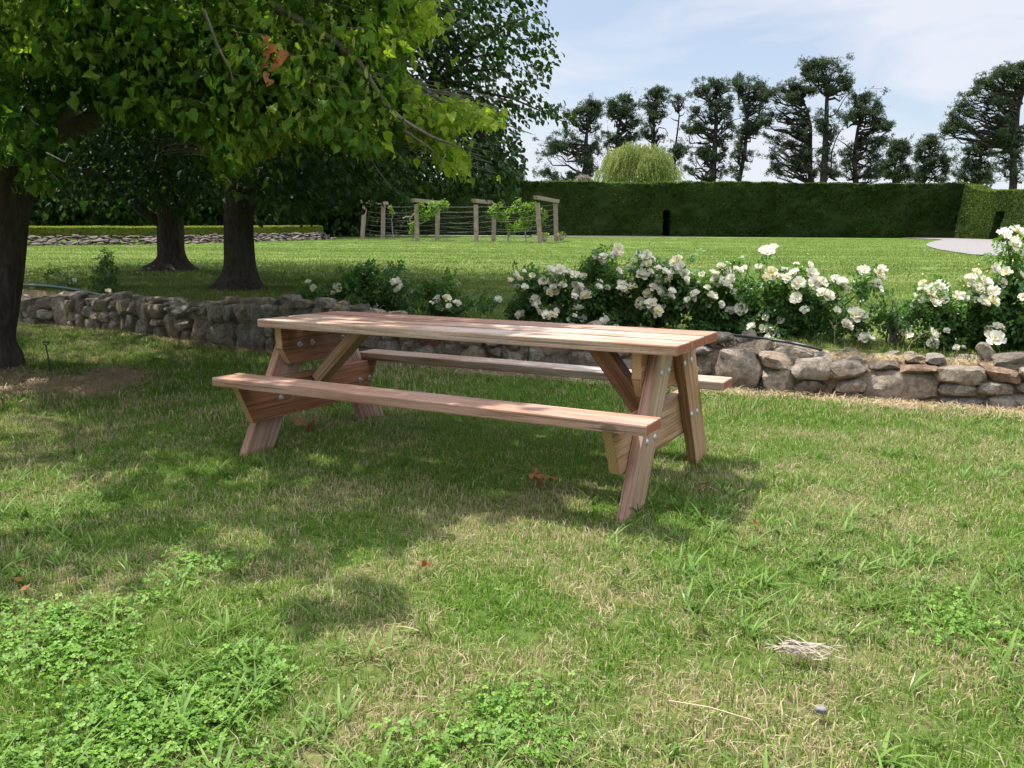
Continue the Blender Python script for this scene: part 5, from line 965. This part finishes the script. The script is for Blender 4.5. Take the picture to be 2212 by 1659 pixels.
# bush: (label, x left, x right, root x, back distance, foliage masses (x, y, rx, ry, fullness), shoots)
BUSH = [
 ("thin dark rose sprig rising behind the wall near the linden trunk", 90, 190, 150, .75, [(112, 596, 7, 8, .5), (135, 605, 9, 7, .5), (150, 625, 8, 10, .4)], [[(150, 640), (155, 612), (140, 598), (120, 592), (112, 582)]]),
 ("dark leafy rose with a tall shoot by the green hose, one low bloom", 192, 330, 232, .75, [(232, 548, 10, 10, .7), (222, 565, 16, 8, .7), (235, 580, 20, 10, .8), (220, 600, 22, 12, .8), (205, 618, 24, 12, 1), (240, 622, 22, 12, 1), (320, 640, 22, 10, .6)], [[(235, 640), (240, 600), (236, 560), (232, 540)], [(225, 640), (215, 590), (222, 560)]]),
 ("small rose with pale blooms at the left end of the flowering row", 640, 705, 672, .8, [(655, 640, 16, 14, .7), (675, 650, 22, 20, 1), (690, 635, 12, 12, .7), (662, 618, 10, 8, .4)], [[(670, 672), (662, 640), (665, 612)]]),
 ("dark rose bush with few white blooms behind the table's left half", 705, 905, 800, .85, [(760, 610, 40, 26, .9), (800, 595, 34, 24, .7), (840, 620, 40, 32, .8), (780, 640, 60, 30, 1.1), (850, 650, 44, 28, 1.0), (730, 655, 30, 20, .8), (790, 582, 20, 12, .6), (852, 578, 14, 10, .6), (830, 668, 60, 14, 1.2)], [[(800, 680), (840, 620), (862, 585), (868, 572)], [(800, 680), (790, 610), (795, 578)], [(800, 680), (760, 620), (745, 600)]]),
 ("straggling rose with cream blooms and yellow tinged young leaves behind mid table", 905, 1100, 960, .85, [(920, 640, 26, 26, 1), (955, 650, 34, 24, 1.1), (965, 612, 14, 18, .7), (1000, 655, 26, 16, .6), (1050, 655, 20, 10, .4), (935, 615, 16, 12, .6)], [[(960, 680), (965, 630), (968, 600)], [(960, 680), (1010, 660), (1078, 648)], [(950, 680), (930, 640), (925, 610)]]),
 ("spreading rose covered in white blooms at the left of the big flowering mass", 1100, 1245, 1185, .85, [(1135, 655, 30, 26, 1), (1180, 640, 34, 34, 1.2), (1215, 625, 34, 30, 1.1), (1160, 610, 24, 18, .6), (1225, 665, 34, 26, 1.4), (1130, 680, 30, 12, .8), (1195, 680, 60, 16, 1.3)], [[(1185, 695), (1150, 640), (1110, 598)], [(1185, 695), (1190, 630), (1200, 590)], [(1185, 695), (1220, 640), (1230, 600)]]),
 ("tallest white rose of the row, one bloom held high above the table", 1245, 1350, 1300, .9, [(1275, 600, 26, 24, 1), (1300, 640, 48, 36, 1.8), (1320, 600, 30, 24, .8), (1295, 575, 24, 16, .7), (1265, 575, 16, 12, .6), (1310, 675, 60, 20, 1.6), (1280, 560, 8, 14, .4)], [[(1300, 695), (1310, 620), (1330, 545)], [(1300, 695), (1290, 600), (1295, 562)], [(1300, 695), (1330, 620), (1340, 570)]]),
 ("white rose bush with crowded blooms behind the table's right third", 1350, 1480, 1415, .9, [(1380, 640, 40, 34, 1.4), (1420, 625, 40, 30, 1.2), (1450, 650, 40, 34, 1.4), (1400, 675, 60, 20, 1.6), (1430, 600, 34, 22, .8), (1385, 600, 20, 20, .5), (1460, 605, 20, 20, .6)], [[(1415, 695), (1390, 620), (1385, 560)], [(1415, 695), (1440, 620), (1462, 575)], [(1415, 695), (1480, 600), (1497, 548)]]),
 ("white rose bush behind the table's right corner with tall green flower stalks", 1480, 1622, 1560, .9, [(1510, 640, 36, 30, 1.2), (1550, 650, 44, 34, 1.6), (1600, 640, 34, 30, 1.2), (1530, 690, 50, 22, 1.4), (1590, 690, 44, 26, 1.3), (1560, 615, 40, 18, .7), (1615, 660, 24, 24, .9)], [[(1560, 712), (1600, 640), (1618, 575), (1620, 560)], [(1560, 712), (1590, 620), (1588, 562)], [(1560, 712), (1640, 620), (1652, 560)]]),
 ("broad white rose bush right of the table, blooms reaching far right on a thin stem", 1622, 1915, 1720, .9, [(1660, 645, 34, 28, 1.1), (1700, 655, 44, 34, 1.5), (1740, 670, 44, 34, 1.5), (1780, 670, 38, 30, 1), (1700, 700, 60, 20, 1.2), (1760, 705, 50, 18, 1), (1800, 640, 24, 16, .4), (1840, 655, 22, 20, .4), (1720, 625, 40, 20, .6), (1850, 620, 20, 14, .35), (1850, 700, 34, 20, .5)], [[(1728, 728), (1735, 670), (1750, 600)], [(1728, 728), (1800, 660), (1850, 620), (1880, 605)], [(1728, 728), (1690, 660), (1650, 600)], [(1735, 728), (1790, 690), (1845, 690)]]),
 ("small gnarled rose with short thick trunk and hardly any blooms", 1915, 2000, 1938, .8, [(1930, 665, 24, 18, .8), (1955, 680, 24, 18, .7), (1905, 685, 18, 16, .5), (1930, 650, 20, 10, .5), (1975, 672, 14, 12, .3), (1925, 690, 30, 14, .5)], [[(1942, 728), (1936, 700), (1938, 668)], [(1936, 700), (1912, 680), (1908, 662)], [(1938, 705), (1965, 690), (1975, 680)]]),
 ("white rose in loose clusters above the right end of the wall", 1962, 2072, 2035, .8, [(2040, 680, 34, 26, 1), (2060, 700, 40, 30, 1.3), (2020, 700, 26, 20, .6), (2010, 730, 30, 14, .7), (2060, 735, 40, 16, 1)], [[(2045, 750), (2010, 690), (1995, 655)], [(2045, 750), (2030, 680), (2015, 645)]]),
 ("tall dense rose cut by the right edge, pale yellow blooms on high stems", 2072, 2300, 2165, .85, [(2120, 680, 40, 34, 1.5), (2170, 670, 44, 40, 1.8), (2200, 640, 30, 30, 1.2), (2140, 720, 60, 34, 2), (2200, 720, 50, 40, 2), (2180, 620, 20, 22, .8), (2185, 575, 10, 12, .4), (2200, 600, 14, 20, .6), (2100, 735, 40, 20, 1), (2240, 690, 40, 60, 1.5)], [[(2165, 755), (2178, 660), (2176, 560), (2160, 520)], [(2170, 755), (2190, 660), (2192, 570), (2205, 515)], [(2165, 755), (2130, 680), (2115, 620)]]),
]
bl_left = list(blooms); nb = 0
for bi, (lab, x0, x1, rx_, back, pads, shoots) in enumerate(BUSH):
    rg = np.random.default_rng(300 + bi); t = empty("rose_bush"); tag(t, lab, "rose bush", "roses planted along the top of the stone wall")
    mine = [b for b in bl_left if (x0 <= b[0] < x1) or (bi == 11 and 1962 <= b[0] < 2072)]; mine = [b for b in bl_left if b in mine]; bl_left = [b for b in bl_left if b not in mine]
    if bi > 4: mine = mine + [(b[0] + rg.normal(0, 13), b[1] + rg.normal(0, 11), b[2] * .8) for b in mine if rg.random() < .8]
    root = on_bed(rx_, 700, back); root = np.array([root[0], root[1], float(gz(root[0], root[1])) - .03]); dep = root[1]; m = dep / F
    st = MB(); P, D = [], []
    for (x, y, rx, ry, full) in pads:
        c = on_bed(x, y, back + rg.normal(0, .08)); n = int(rx * ry * .17 * full * (.5 if bi == 10 or (bi == 9 and x > 1775) else 1)) + 8; q = rg.normal(size=(n, 3)); q /= np.linalg.norm(q, axis=1)[:, None]; q *= rg.uniform(.2, 1.12, n)[:, None] ** .6
        pp = c + q * np.array([rx * m, min(max(rx, ry) * m * .9, .38), ry * m]); keep = (pp[:, 2] > gz(pp[:, 0], pp[:, 1]) + .02) & (vnoise(pp * 9 + bi) > .34); P.append(pp[keep]); dd = q * .7 + rg.normal(0, .5, (n, 3)); dd[:, 2] -= .15; D.append(dd[keep])
        for _ in range(max(2, int(3 * full))): st.tube(bez(root + rg.normal(0, .03, 3) * (1, 1, 0), c + rg.normal(0, .5, 3) * np.array([rx * m, .1, ry * m]), .05, 7, .012, rg), np.linspace(.009, .003, 7), 5)
    for line in shoots:
        Q = np.array([on_bed(a, b, back) for a, b in line]); Q[0] = root if abs(line[0][0] - rx_) < 12 else Q[0]; tt = np.linspace(0, 1, 12); u = np.linspace(0, 1, len(Q)); W_ = np.stack([np.interp(tt, u, Q[:, i]) for i in range(3)], 1); W_[1:-1] = (W_[:-2] + W_[1:-1] * 2 + W_[2:]) / 4
        big = .016 if 'gnarled' in lab else .008; st.tube(W_, np.linspace(big, .003, 12), 6)
        n = 16; k = rg.integers(3, 12, n); P.append(W_[k] + rg.normal(0, .03, (n, 3))); dd = rg.normal(0, 1, (n, 3)); D.append(dd)
    for (bx_, by_, bs) in mine:
        c = on_bed(bx_, by_, back - rg.uniform(.15, .42)); zb = float(gz(c[0], c[1])); c[2] = max(c[2], zb + .05); s_ = bs * (c[1] / F) * .5 * rg.uniform(1.05, 1.32)
        n = np.array([rg.normal(0, .45), -.75 + rg.normal(0, .3), .75 + rg.normal(0, .25)]); R3 = rot_from(n[None], np.array([rg.uniform(0, 6.28)]))[0]; k = int(rg.integers(6))
        o = obj("flower", BLOOM[k], t); m4 = Matrix.Identity(4); sc3 = s_ * rg.uniform(.9, 1.1, 3)
        for r in range(3):
            for cc in range(3): m4[r][cc] = R3[r, cc] * sc3[cc]
            m4[r][3] = c[r]
        o.matrix_world = m4; nb += 1
        near = min(pads, key=lambda p_: (p_[0] - bx_) ** 2 + (p_[1] - by_) ** 2); a = on_bed(near[0], near[1] + near[3] * .4, back); st.tube(bez(a, c - n / np.linalg.norm(n) * s_ * .15, .02, 6, .006, rg), np.linspace(.005, .0028, 6), 5)
        nl = 10; w = bez(a, c, .02, 6); P.append(w[rg.integers(1, 5, nl)] + rg.normal(0, .03, (nl, 3))); D.append(rg.normal(0, 1, (nl, 3)))
        if rg.random() < .45 and bi > 1:
            c2 = c + rg.normal(0, .035, 3) + (0, 0, .045); o = obj("bud", BUD, t); o.location = c2; o.scale = (.020,) * 3; o.rotation_euler = (rg.normal(0, .5), rg.normal(0, .5), 0); st.tube(bez(c - (0, 0, .04), c2, 0, 4), .0018, 4)
    st.build("stems", MAT['twig'] if bi in (0, 10) else MAT['rose'], t, True); P = np.concatenate(P); D = np.concatenate(D); hgt = (P[:, 2] - P[:, 2].min()) / (np.ptp(P[:, 2]) + 1e-6)
    var = np.clip(rg.normal(.30, .16, len(P)) + (.38 if bi != 3 else .18) * (hgt > .6) * rg.random(len(P)) + .3 * (rg.random(len(P)) < .05), 0, 1); 
    if bi < 2: var = var * .8
    leaves("foliage", P, D, .088, 'rose', t, rg, CMP, CMPF, var, .8)
print("blooms", nb, "left", len(bl_left))

# dry grass stalks growing from the top of the wall
def stalks(name, label, cat, pts, r=.0022, mat='straw', heads=True):
    mb = MB(); rg = np.random.default_rng(len(label))
    for line in pts:
        Q = np.array([on_bed(a, b, .32) for a, b in line]); tt = np.linspace(0, 1, 9); u = np.linspace(0, 1, len(Q)); mb.tube(np.stack([np.interp(tt, u, Q[:, i]) for i in range(3)], 1), np.linspace(r, r * .6, 9), 4)
    o = mb.build(name, MAT[mat]); tag(o, label, cat)
stalks("dry_grass_stem", "forked straw coloured grass stem standing on the wall, left of the gnarled rose", "dry grass", [[(1803, 742), (1803, 715), (1802, 702)], [(1803, 712), (1797, 700), (1791, 690)], [(1803, 712), (1808, 702), (1806, 690)]])
stalks("dry_grass_stem", "long arching dry grass stem leaning right on top of the wall", "dry grass", [[(1956, 765), (1968, 740), (1990, 722), (2018, 712)]])

# ------------------------------------------------------------------ hoses, sprinkler
def hose(name, label, pts, r, mat):
    tt = np.linspace(0, 1, 60); u = np.linspace(0, 1, len(pts)); Q = np.array(pts, float); Q = np.stack([np.interp(tt, u, Q[:, i]) for i in range(3)], 1)
    for _ in range(6): Q[1:-1] = (Q[:-2] + 2 * Q[1:-1] + Q[2:]) / 4
    mb = MB(); mb.tube(Q, r, 10); o = mb.build(name, MAT[mat], smooth=True); tag(o, label, "hose")
hose("garden_hose", "dark green hose arching over the back of the wall beside the linden trunk", [on_bed(a, b, k) for a, b, k in [(10, 614, .42), (40, 615, .40), (90, 617, .38), (140, 622, .36), (190, 631, .34), (235, 642, .32), (262, 655, .34)]], .024, 'hose')
hose("irrigation_pipe", "thin black pipe lying along the wall top right of the table", [on_bed(a, b, k) + (0, 0, .03) for a, b, k in [(1520, 724, .30), (1580, 731, .24), (1640, 738, .18), (1700, 747, .13), (1745, 756, .10), (1775, 764, .14)]], .012, 'black')
hose("irrigation_pipe", "thin black pipe on the ground at the wall foot beyond the far bench", [(*G(a, b)[:2], .03) for a, b in [(1555, 812), (1590, 822), (1620, 835), (1645, 847)]], .011, 'black')
hose("irrigation_pipe", "black pipe climbing the wall face seen between table and far bench", [on_bed(1144, 735, -.03) * (1, 1, 0) + (0, 0, .44), on_bed(1142, 750, -.06) * (1, 1, 0) + (0, 0, .2), on_bed(1138, 770, -.06) * (1, 1, 0) + (0, 0, .02)], .008, 'black')
sp = G(107, 808); t = empty("sprinkler_stake", (sp[0], sp[1], 0)); tag(t, "small black irrigation stake with ring head in the grass by the linden trunk", "sprinkler")
mb = MB(); hd = AT(99, 745, sp[1]) - sp; mb.tube([(0, 0, -.03), tuple(hd * .5 + (.008, 0, 0)), tuple(hd)], [.0065, .006, .006], 8); mb.build("stake", MAT['black'], t)
mb = MB(); a = np.linspace(0, 2 * math.pi, 19); mb.tube([(hd[0] + .024 * math.cos(q), hd[1] + .006 * math.sin(q), hd[2] + .012 + .012 * math.sin(q)) for q in a], .005, 6, cap=False); mb.box((hd[0], hd[1], hd[2] + .028), (.028, .008, .004)); mb.build("sprinkler_head", MAT['black'], t)

# ------------------------------------------------------------------ small things on the grass
def dead_leaf(px, py, s_, label, seed, n=1, mat='dead'):
    rg = np.random.default_rng(seed); P = G(px, py); mb = MB()
    for k in range(n):
        tv = HEART * np.array([1, rg.uniform(.6, .9), 1]); tv = tv.copy(); tv[:, 2] += .22 * np.sin(tv[:, 1] * 6 + k) + .15 * np.sin(tv[:, 0] * 5 + k)
        a = rg.uniform(0, 6.28); d = np.array([[math.cos(a), math.sin(a), rg.uniform(-.1, .5)]]); V, Ff, va = scatter(tv, HEARTF, np.array([[P[0], P[1], .045 + .012 * k]]) + rg.normal(0, .035 if n > 1 else 0, (1, 3)) * (1, 1, 0), rot_dir(d, rg.uniform(-.5, .5, 1)), np.array([[s_]]), np.array([rg.random()])); mb.add(V, Ff, 0, va)
    o = mb.build("dead_leaf", MAT[mat]); tag(o, label, "dead leaf", "fallen leaves on the grass")
dead_leaf(1168, 1056, .06, "curled rust brown dead leaf clump in the shade under the front bench", 1, 4)
dead_leaf(78, 1300, .035, "orange brown dead leaf on dry grass near the left edge", 2, 2)
dead_leaf(1632, 1155, .045, "small orange leaf in sunlit grass right of the table foot", 3)
dead_leaf(1528, 1070, .055, "pale leaf lying in the table's shadow beside the right legs", 4, 1, 'straw')
dead_leaf(660, 934, .07, "brown dead leaf in the grass behind the front left leg", 5, 2)
dead_leaf(925, 1247, .04, "tiny pale brown leaf in the weeds in front of the table", 6)
rg = np.random.default_rng(61); mb = MB(); P0 = G(1725, 1440)
for k in range(46):
    a = rg.normal(-.35, .35); l = rg.uniform(.04, .12); c0 = P0 + (rg.normal(0, .028), rg.normal(0, .014), .04 + rg.uniform(0, .03)); d = np.array([math.cos(a), math.sin(a), rg.normal(0, .12)]); mb.tube(bez(c0 - d * l / 2, c0 + d * l / 2, rg.normal(0, .01), 5), .0014, 4, var=rg.random())
o = mb.build("twig_bundle", MAT['dryroot']); tag(o, "small bundle of dry grey roots and twigs on the sunlit grass", "twigs")
P0 = G(1772, 1558); V, Fc = stone(rg, (.028, .026, .022), 1); mb = MB(); mb.add(V + (P0[0], P0[1], .03), Fc, 0, .5); o = mb.build("pebble", MAT['gravel'], smooth=False); tag(o, "single pale pebble in the dry grass at lower right", "stone")
A, B = G(1442, 1548), G(1625, 1588); mb = MB(); mb.tube([(A[0], A[1], .045), tuple((A + B) / 2 + (0, 0, .05)), (B[0], B[1], .04)], [.0012, .0016, .0014], 5, var=.9); o = mb.build("dry_stalk", MAT['straw']); tag(o, "long straight straw stalk lying on the grass at lower right", "stalk")

# ------------------------------------------------------------------ grass (one stuff object; tufts instanced from patches)
def blade_patch(name, n, size, hr, wr, seed, mat, lean=.5, curve=.5):
    rg = np.random.default_rng(seed); P = np.concatenate([rg.uniform(-size / 2, size / 2, (n, 2)), np.zeros((n, 1))], 1); h = rg.uniform(*hr, n) * rg.choice([1, 1, 1, .6, 1.35], n); w = rg.uniform(*wr, n); a = rg.uniform(0, 2 * math.pi, n)
    le = np.abs(rg.normal(0, lean, n)); d = np.stack([np.cos(a), np.sin(a)], 1); s_ = np.stack([-d[:, 1], d[:, 0]], 1); tw = rg.uniform(-1, 1, n)[:, None]; s_ = s_ * np.cos(tw) + d * np.sin(tw)
    V = np.zeros((n, 5, 3)); z0 = P.copy(); z0[:, 2] = -.01
    m = P.copy(); m[:, :2] += d * (le * h * .35)[:, None]; m[:, 2] = h * .58 / np.sqrt(1 + le ** 2 * .4); t_ = P.copy(); t_[:, :2] += d * (le * h * (.9 + curve * .4))[:, None]; t_[:, 2] = h / np.sqrt(1 + le ** 2 * (.8 + curve))
    V[:, 0] = z0; V[:, 1] = z0; V[:, 2] = m; V[:, 3] = m; V[:, 4] = t_
    V[:, 0, :2] += s_ * w[:, None] * .4; V[:, 1, :2] -= s_ * w[:, None] * .4; V[:, 2, :2] += s_ * w[:, None] * .5; V[:, 3, :2] -= s_ * w[:, None] * .5
    o = (np.arange(n) * 5)[:, None]; me = mk_mesh(name, V.reshape(-1, 3), [o + np.array([0, 1, 3, 2]), o + np.array([2, 3, 4])], MAT[mat], True, np.repeat(rg.random(n), 5)); return bpy.data.objects.new(name, me)
def weed_clump(name, seed, n=12, L_=.11, w=.0075):
    rg = np.random.default_rng(seed); mb = MB()
    for k in range(n):
        a = rg.uniform(0, 6.28); l = L_ * rg.uniform(.5, 1.25); el = rg.uniform(.35, 1.3); ww = w * rg.uniform(.6, 1.2); d = np.array([math.cos(a), math.sin(a)]); s_ = np.array([-d[1], d[0]]); c0 = rg.normal(0, .008, 2); V = []
        for i, u in enumerate(np.linspace(0, 1, 6)):
            r = l * u * math.cos(el * (1 - .45 * u)); z = l * (math.sin(el) * u - .30 * u * u * (1.4 - el * .5)); wd = ww * (1 - u ** 2.2) * (.6 + .8 * min(u * 3, 1)) / 2
            for sg in (-1, 0, 1): p = c0 + d * r + s_ * wd * sg; V.append((p[0], p[1], z + (.25 * wd if sg else 0)))
        Fq = [(i * 3 + j, i * 3 + j + 1, i * 3 + j + 4, i * 3 + j + 3) for i in range(5) for j in (0, 1)]; mb.add(V, np.array(Fq), 0, rg.random())
    me = mk_mesh(name, np.concatenate(mb.V), mb.F, MAT['weed'], True, np.concatenate(mb.A)); return bpy.data.objects.new(name, me)
def clover_patch(name, seed, n=72, size=.19):
    rg = np.random.default_rng(seed); lf = np.array([(0, 0, 0), (.5, .5, .12), (1.0, .34, .05), (1.02, 0, 0), (1.0, -.34, .05), (.5, -.5, .12)]); V = []; Fv = []; A = []; o = 0
    for k in range(n):
        c = np.array([*rg.uniform(-size / 2, size / 2, 2), rg.uniform(.012, .034)]); r0 = rg.uniform(0, 6.28); s_ = rg.uniform(.006, .0105); tl = rg.normal(0, .35, 2); va = rg.random()
        for j in range(3):
            a = r0 + j * 2.094; cc, ss = math.cos(a), math.sin(a); q = lf * s_; x = q[:, 0] * cc - q[:, 1] * ss; y = q[:, 0] * ss + q[:, 1] * cc; V.append(np.stack([x, y, q[:, 2] + tl[0] * x + tl[1] * y], 1) + c); Fv.append([(o, o + 1, o + 2, o + 3), (o, o + 3, o + 4, o + 5)]); A.append(np.full(6, va)); o += 6
    me = mk_mesh(name, np.concatenate(V), [np.array(Fv).reshape(-1, 4)], MAT['clover'], False, np.concatenate(A)); return bpy.data.objects.new(name, me)
def straw_patch(name, seed, n=150, size=.3):
    rg = np.random.default_rng(seed); mb = MB()
    for k in range(n):
        a = rg.uniform(0, 6.28); l = rg.uniform(.02, .09); p = np.array([*rg.uniform(-size / 2, size / 2, 2), rg.uniform(0, .018)]); d = np.array([math.cos(a), math.sin(a), rg.normal(0, .22)]); s_ = np.array([-d[1], d[0], 0]) * rg.uniform(.0012, .0025); q = p + d * l
        m_ = (p + q) / 2 + (0, 0, rg.uniform(0, .01)); mb.add([p - s_, p + s_, m_ + s_, m_ - s_, q + s_ * .5, q - s_ * .5], np.array([(0, 1, 2, 3), (3, 2, 4, 5)]), 0, rg.random())
    me = mk_mesh(name, np.concatenate(mb.V), mb.F, MAT['straw'], False, np.concatenate(mb.A)); return bpy.data.objects.new(name, me)

def instancer(name, label_kind, variants, P, rotz, scale, idx, tilt=None):
    src = bpy.data.collections.new(name + "_source")
    for i, v in enumerate(variants): v.name = "%s_tuft_%02d" % (name, i); src.objects.link(v)
    me = bpy.data.meshes.new(name); me.vertices.add(len(P)); me.vertices.foreach_set('co', np.asarray(P, np.float32).ravel())
    for n_, ty, da in (('rz', 'FLOAT', rotz), ('sc', 'FLOAT', scale), ('idx', 'INT', idx)):
        a = me.attributes.new(n_, ty, 'POINT'); a.data.foreach_set('value', np.asarray(da, np.float32 if ty == 'FLOAT' else np.int32))
    o = obj(name, me); tag(o, kind='stuff'); ng = bpy.data.node_groups.new(name, 'GeometryNodeTree')
    ng.interface.new_socket('Geometry', in_out='INPUT', socket_type='NodeSocketGeometry'); ng.interface.new_socket('Geometry', in_out='OUTPUT', socket_type='NodeSocketGeometry')
    gi_, go = ng.nodes.new('NodeGroupInput'), ng.nodes.new('NodeGroupOutput'); m2p = ng.nodes.new('GeometryNodeMeshToPoints'); iop = ng.nodes.new('GeometryNodeInstanceOnPoints'); ci = ng.nodes.new('GeometryNodeCollectionInfo'); ci.inputs['Collection'].default_value = src
    ci.inputs['Separate Children'].default_value = True; ci.inputs['Reset Children'].default_value = True; iop.inputs['Pick Instance'].default_value = True
    def at_(n_, ty): a = ng.nodes.new('GeometryNodeInputNamedAttribute'); a.data_type = ty; a.inputs['Name'].default_value = n_; return a.outputs['Attribute']
    cx = ng.nodes.new('ShaderNodeCombineXYZ'); l = ng.links.new; l(gi_.outputs[0], m2p.inputs[0]); l(m2p.outputs[0], iop.inputs['Points']); l(ci.outputs[0], iop.inputs['Instance']); l(at_('idx', 'INT'), iop.inputs['Instance Index'])
    l(at_('rz', 'FLOAT'), cx.inputs[2]); l(cx.outputs[0], iop.inputs['Rotation']); l(at_('sc', 'FLOAT'), iop.inputs['Scale']); l(iop.outputs[0], go.inputs[0])
    md = o.modifiers.new('scatter', 'NODES'); md.node_group = ng; return o

def seen(P, m=1000): x, y, z = project(P); return (z > .3) & (x > -m) & (x < 2212 + m) & (y < 1659 + m * .8)
def grid_pts(x0, x1, y0, y1, step, jit=.5):
    X, Y = np.meshgrid(np.arange(x0, x1, step), np.arange(y0, y1, step)); P = np.stack([X.ravel(), Y.ravel()], 1); return P + rng.uniform(-jit, jit, P.shape) * step
foot = [(G(x, y)[0], G(x, y)[1]) for x, y in ()]
def place(P2, wd_min, wd_max, smax=.5):
    wd = wdist(P2[:, 0], P2[:, 1]); m = (wd > wd_min) & (wd < wd_max); P2, wd = P2[m], wd[m]; sa = straw_amount(P2[:, 0], P2[:, 1], wd); m = sa < smax * rng.uniform(.6, 1.4, len(sa)); P2, wd = P2[m], wd[m]
    P = np.stack([P2[:, 0], P2[:, 1], gz(P2[:, 0], P2[:, 1], wd)], 1); return P[seen(P)]
near = place(grid_pts(-5, 5, .9, 5.6, .11), -99, .1, .6); far_ = place(grid_pts(-13, 10, 5.6, 16, .17), -99, .1, .6)
V1 = [blade_patch("lawn", 190, .17, (.014, .036), (.0018, .0034), 400 + i, 'blade', 1.0) for i in range(7)]
V2 = [blade_patch("lawn", 190, .25, (.022, .050), (.0030, .0055), 420 + i, 'blade', .75) for i in range(5)]
n = len(near); instancer("mown_grass", None, V1, near, rng.uniform(0, 6.28, n), rng.uniform(.8, 1.3, n), rng.integers(0, 7, n)); o = S.objects["mown_grass"]
n = len(far_); lush = vnoise(np.stack([far_[:, 0] * 1.1, far_[:, 1] * 1.1, 0 * far_[:, 0]], 1)); instancer("shaded_grass", None, V2, far_, rng.uniform(0, 6.28, n), .85 + .9 * lush ** 2, rng.integers(0, 5, n))
upl = place(grid_pts(-20, 20, 3, 15, .24), .45, 99); V3 = [blade_patch("upper", 200, .36, (.02, .045), (.005, .009), 440 + i, 'blade_up', .9) for i in range(4)]
n = len(upl); instancer("upper_lawn_grass", None, V3, upl, rng.uniform(0, 6.28, n), rng.uniform(.8, 1.3, n), rng.integers(0, 4, n))
uf = place(np.concatenate([grid_pts(-36, 40, 15, 32, .55), grid_pts(-46, 34, 32, 55, .72)]), .45, 99); uf = uf[~inpoly(uf[:, 0], uf[:, 1], gp) & ~inpoly(uf[:, 0], uf[:, 1], hp)]; V4 = [blade_patch("farlawn", 170, .85, (.02, .04), (.012, .02), 460 + i, 'blade_up', 1.1) for i in range(3)]
n = len(uf); instancer("distant_lawn_grass", None, V4, uf, rng.uniform(0, 6.28, n), rng.uniform(.8, 1.2, n), rng.integers(0, 3, n))
# broad bladed weeds
def wpts():
    P = rng.uniform((-3.4, 1.6), (4.6, 5.6), (9500, 2)); d = vnoise(np.stack([P[:, 0] * 1.4 + 5, P[:, 1] * 1.4 + 5, 0 * P[:, 0]], 1)); front = np.clip(1.3 - (P[:, 1] - 2.0) * .38 + (P[:, 0] > .6) * .12, .07, 1); return P[(d * front * (1 - .18 * (P[:, 0] > .3)) > rng.uniform(.22, .85, len(P)))]
wp = place(wpts(), -99, -.15, .5); lp = rng.uniform((-6, 3.6), (5, 12), (9000, 2)); wdl = wdist(lp[:, 0], lp[:, 1]); edge = place(lp[(wdl > -1.15) & (wdl < -.3) & (rng.random(len(lp)) < .42)], -1.2, -.3, .7)
manual = np.array([G(*p) for p in [(1890, 975), (1920, 960), (1950, 985), (1800, 1175), (1840, 1150), (1180, 1150), (1200, 1190), (420, 1085), (780, 1085), (160, 985), (175, 1000), (1500, 1250), (920, 1370), (1320, 1360), (1060, 1300), (1080, 1330)]])
allw = np.concatenate([wp, edge, manual]); n = len(allw); VW = [weed_clump("weed", 500 + i, int(5 + i), .075 + .010 * (i % 4), .0050 + .0009 * (i % 3)) for i in range(8)]
instancer("broad_bladed_grass", None, VW, allw, rng.uniform(0, 6.28, n), rng.uniform(.5, 1.3, n), rng.integers(0, 8, n))
# clover
cpoly = [tuple(G(*p)[:2]) for p in [(-60, 1330), (200, 1330), (420, 1350), (520, 1420), (560, 1560), (600, 1800), (-60, 1800)]]
cp = grid_pts(-2, .6, 1.2, 3.2, .085); nz_ = vnoise(np.stack([cp[:, 0] * 3, cp[:, 1] * 3, 0 * cp[:, 0]], 1)); cp = cp[inpoly(cp[:, 0] + rng.normal(0, .06, len(cp)), cp[:, 1] + rng.normal(0, .06, len(cp)), cpoly) & (nz_ > .30)]
c2 = np.concatenate([G(x, y)[None, :2] + rng.normal(0, .12, (5, 2)) for x, y in [(430, 1225), (1130, 1560), (960, 1590), (2150, 1380)]])
cp = place(np.concatenate([cp, c2]), -99, -.2); n = len(cp); instancer("clover", None, [clover_patch("clover", 600 + i) for i in range(5)], cp, rng.uniform(0, 6.28, n), rng.uniform(.8, 1.25, n), rng.integers(0, 5, n))
# straw
sp_ = grid_pts(-8, 6, 4, 13, .15); wd = wdist(sp_[:, 0], sp_[:, 1]); sa = straw_amount(sp_[:, 0], sp_[:, 1], wd); sp_ = sp_[(sa > .25) & (wd < .12)]; wt = np.array([wall_frame(q)[0] + wall_frame(q)[2] * rng.uniform(.2, .45) for q in np.arange(wall_cs[4], wall_cs[-2], .16)])
zz = np.concatenate([gz(sp_[:, 0], sp_[:, 1]) + .004, np.array([wall_h(q) - .01 for q in np.arange(wall_cs[4], wall_cs[-2], .16)])]); P = np.concatenate([np.concatenate([sp_, wt]), zz[:, None]], 1); P = P[seen(P)]; n = len(P)
instancer("straw_mulch", None, [straw_patch("straw", 700 + i) for i in range(5)], P, rng.uniform(0, 6.28, n), rng.uniform(.8, 1.3, n), rng.integers(0, 5, n))
print("verts total", sum(len(m.vertices) for m in bpy.data.meshes))
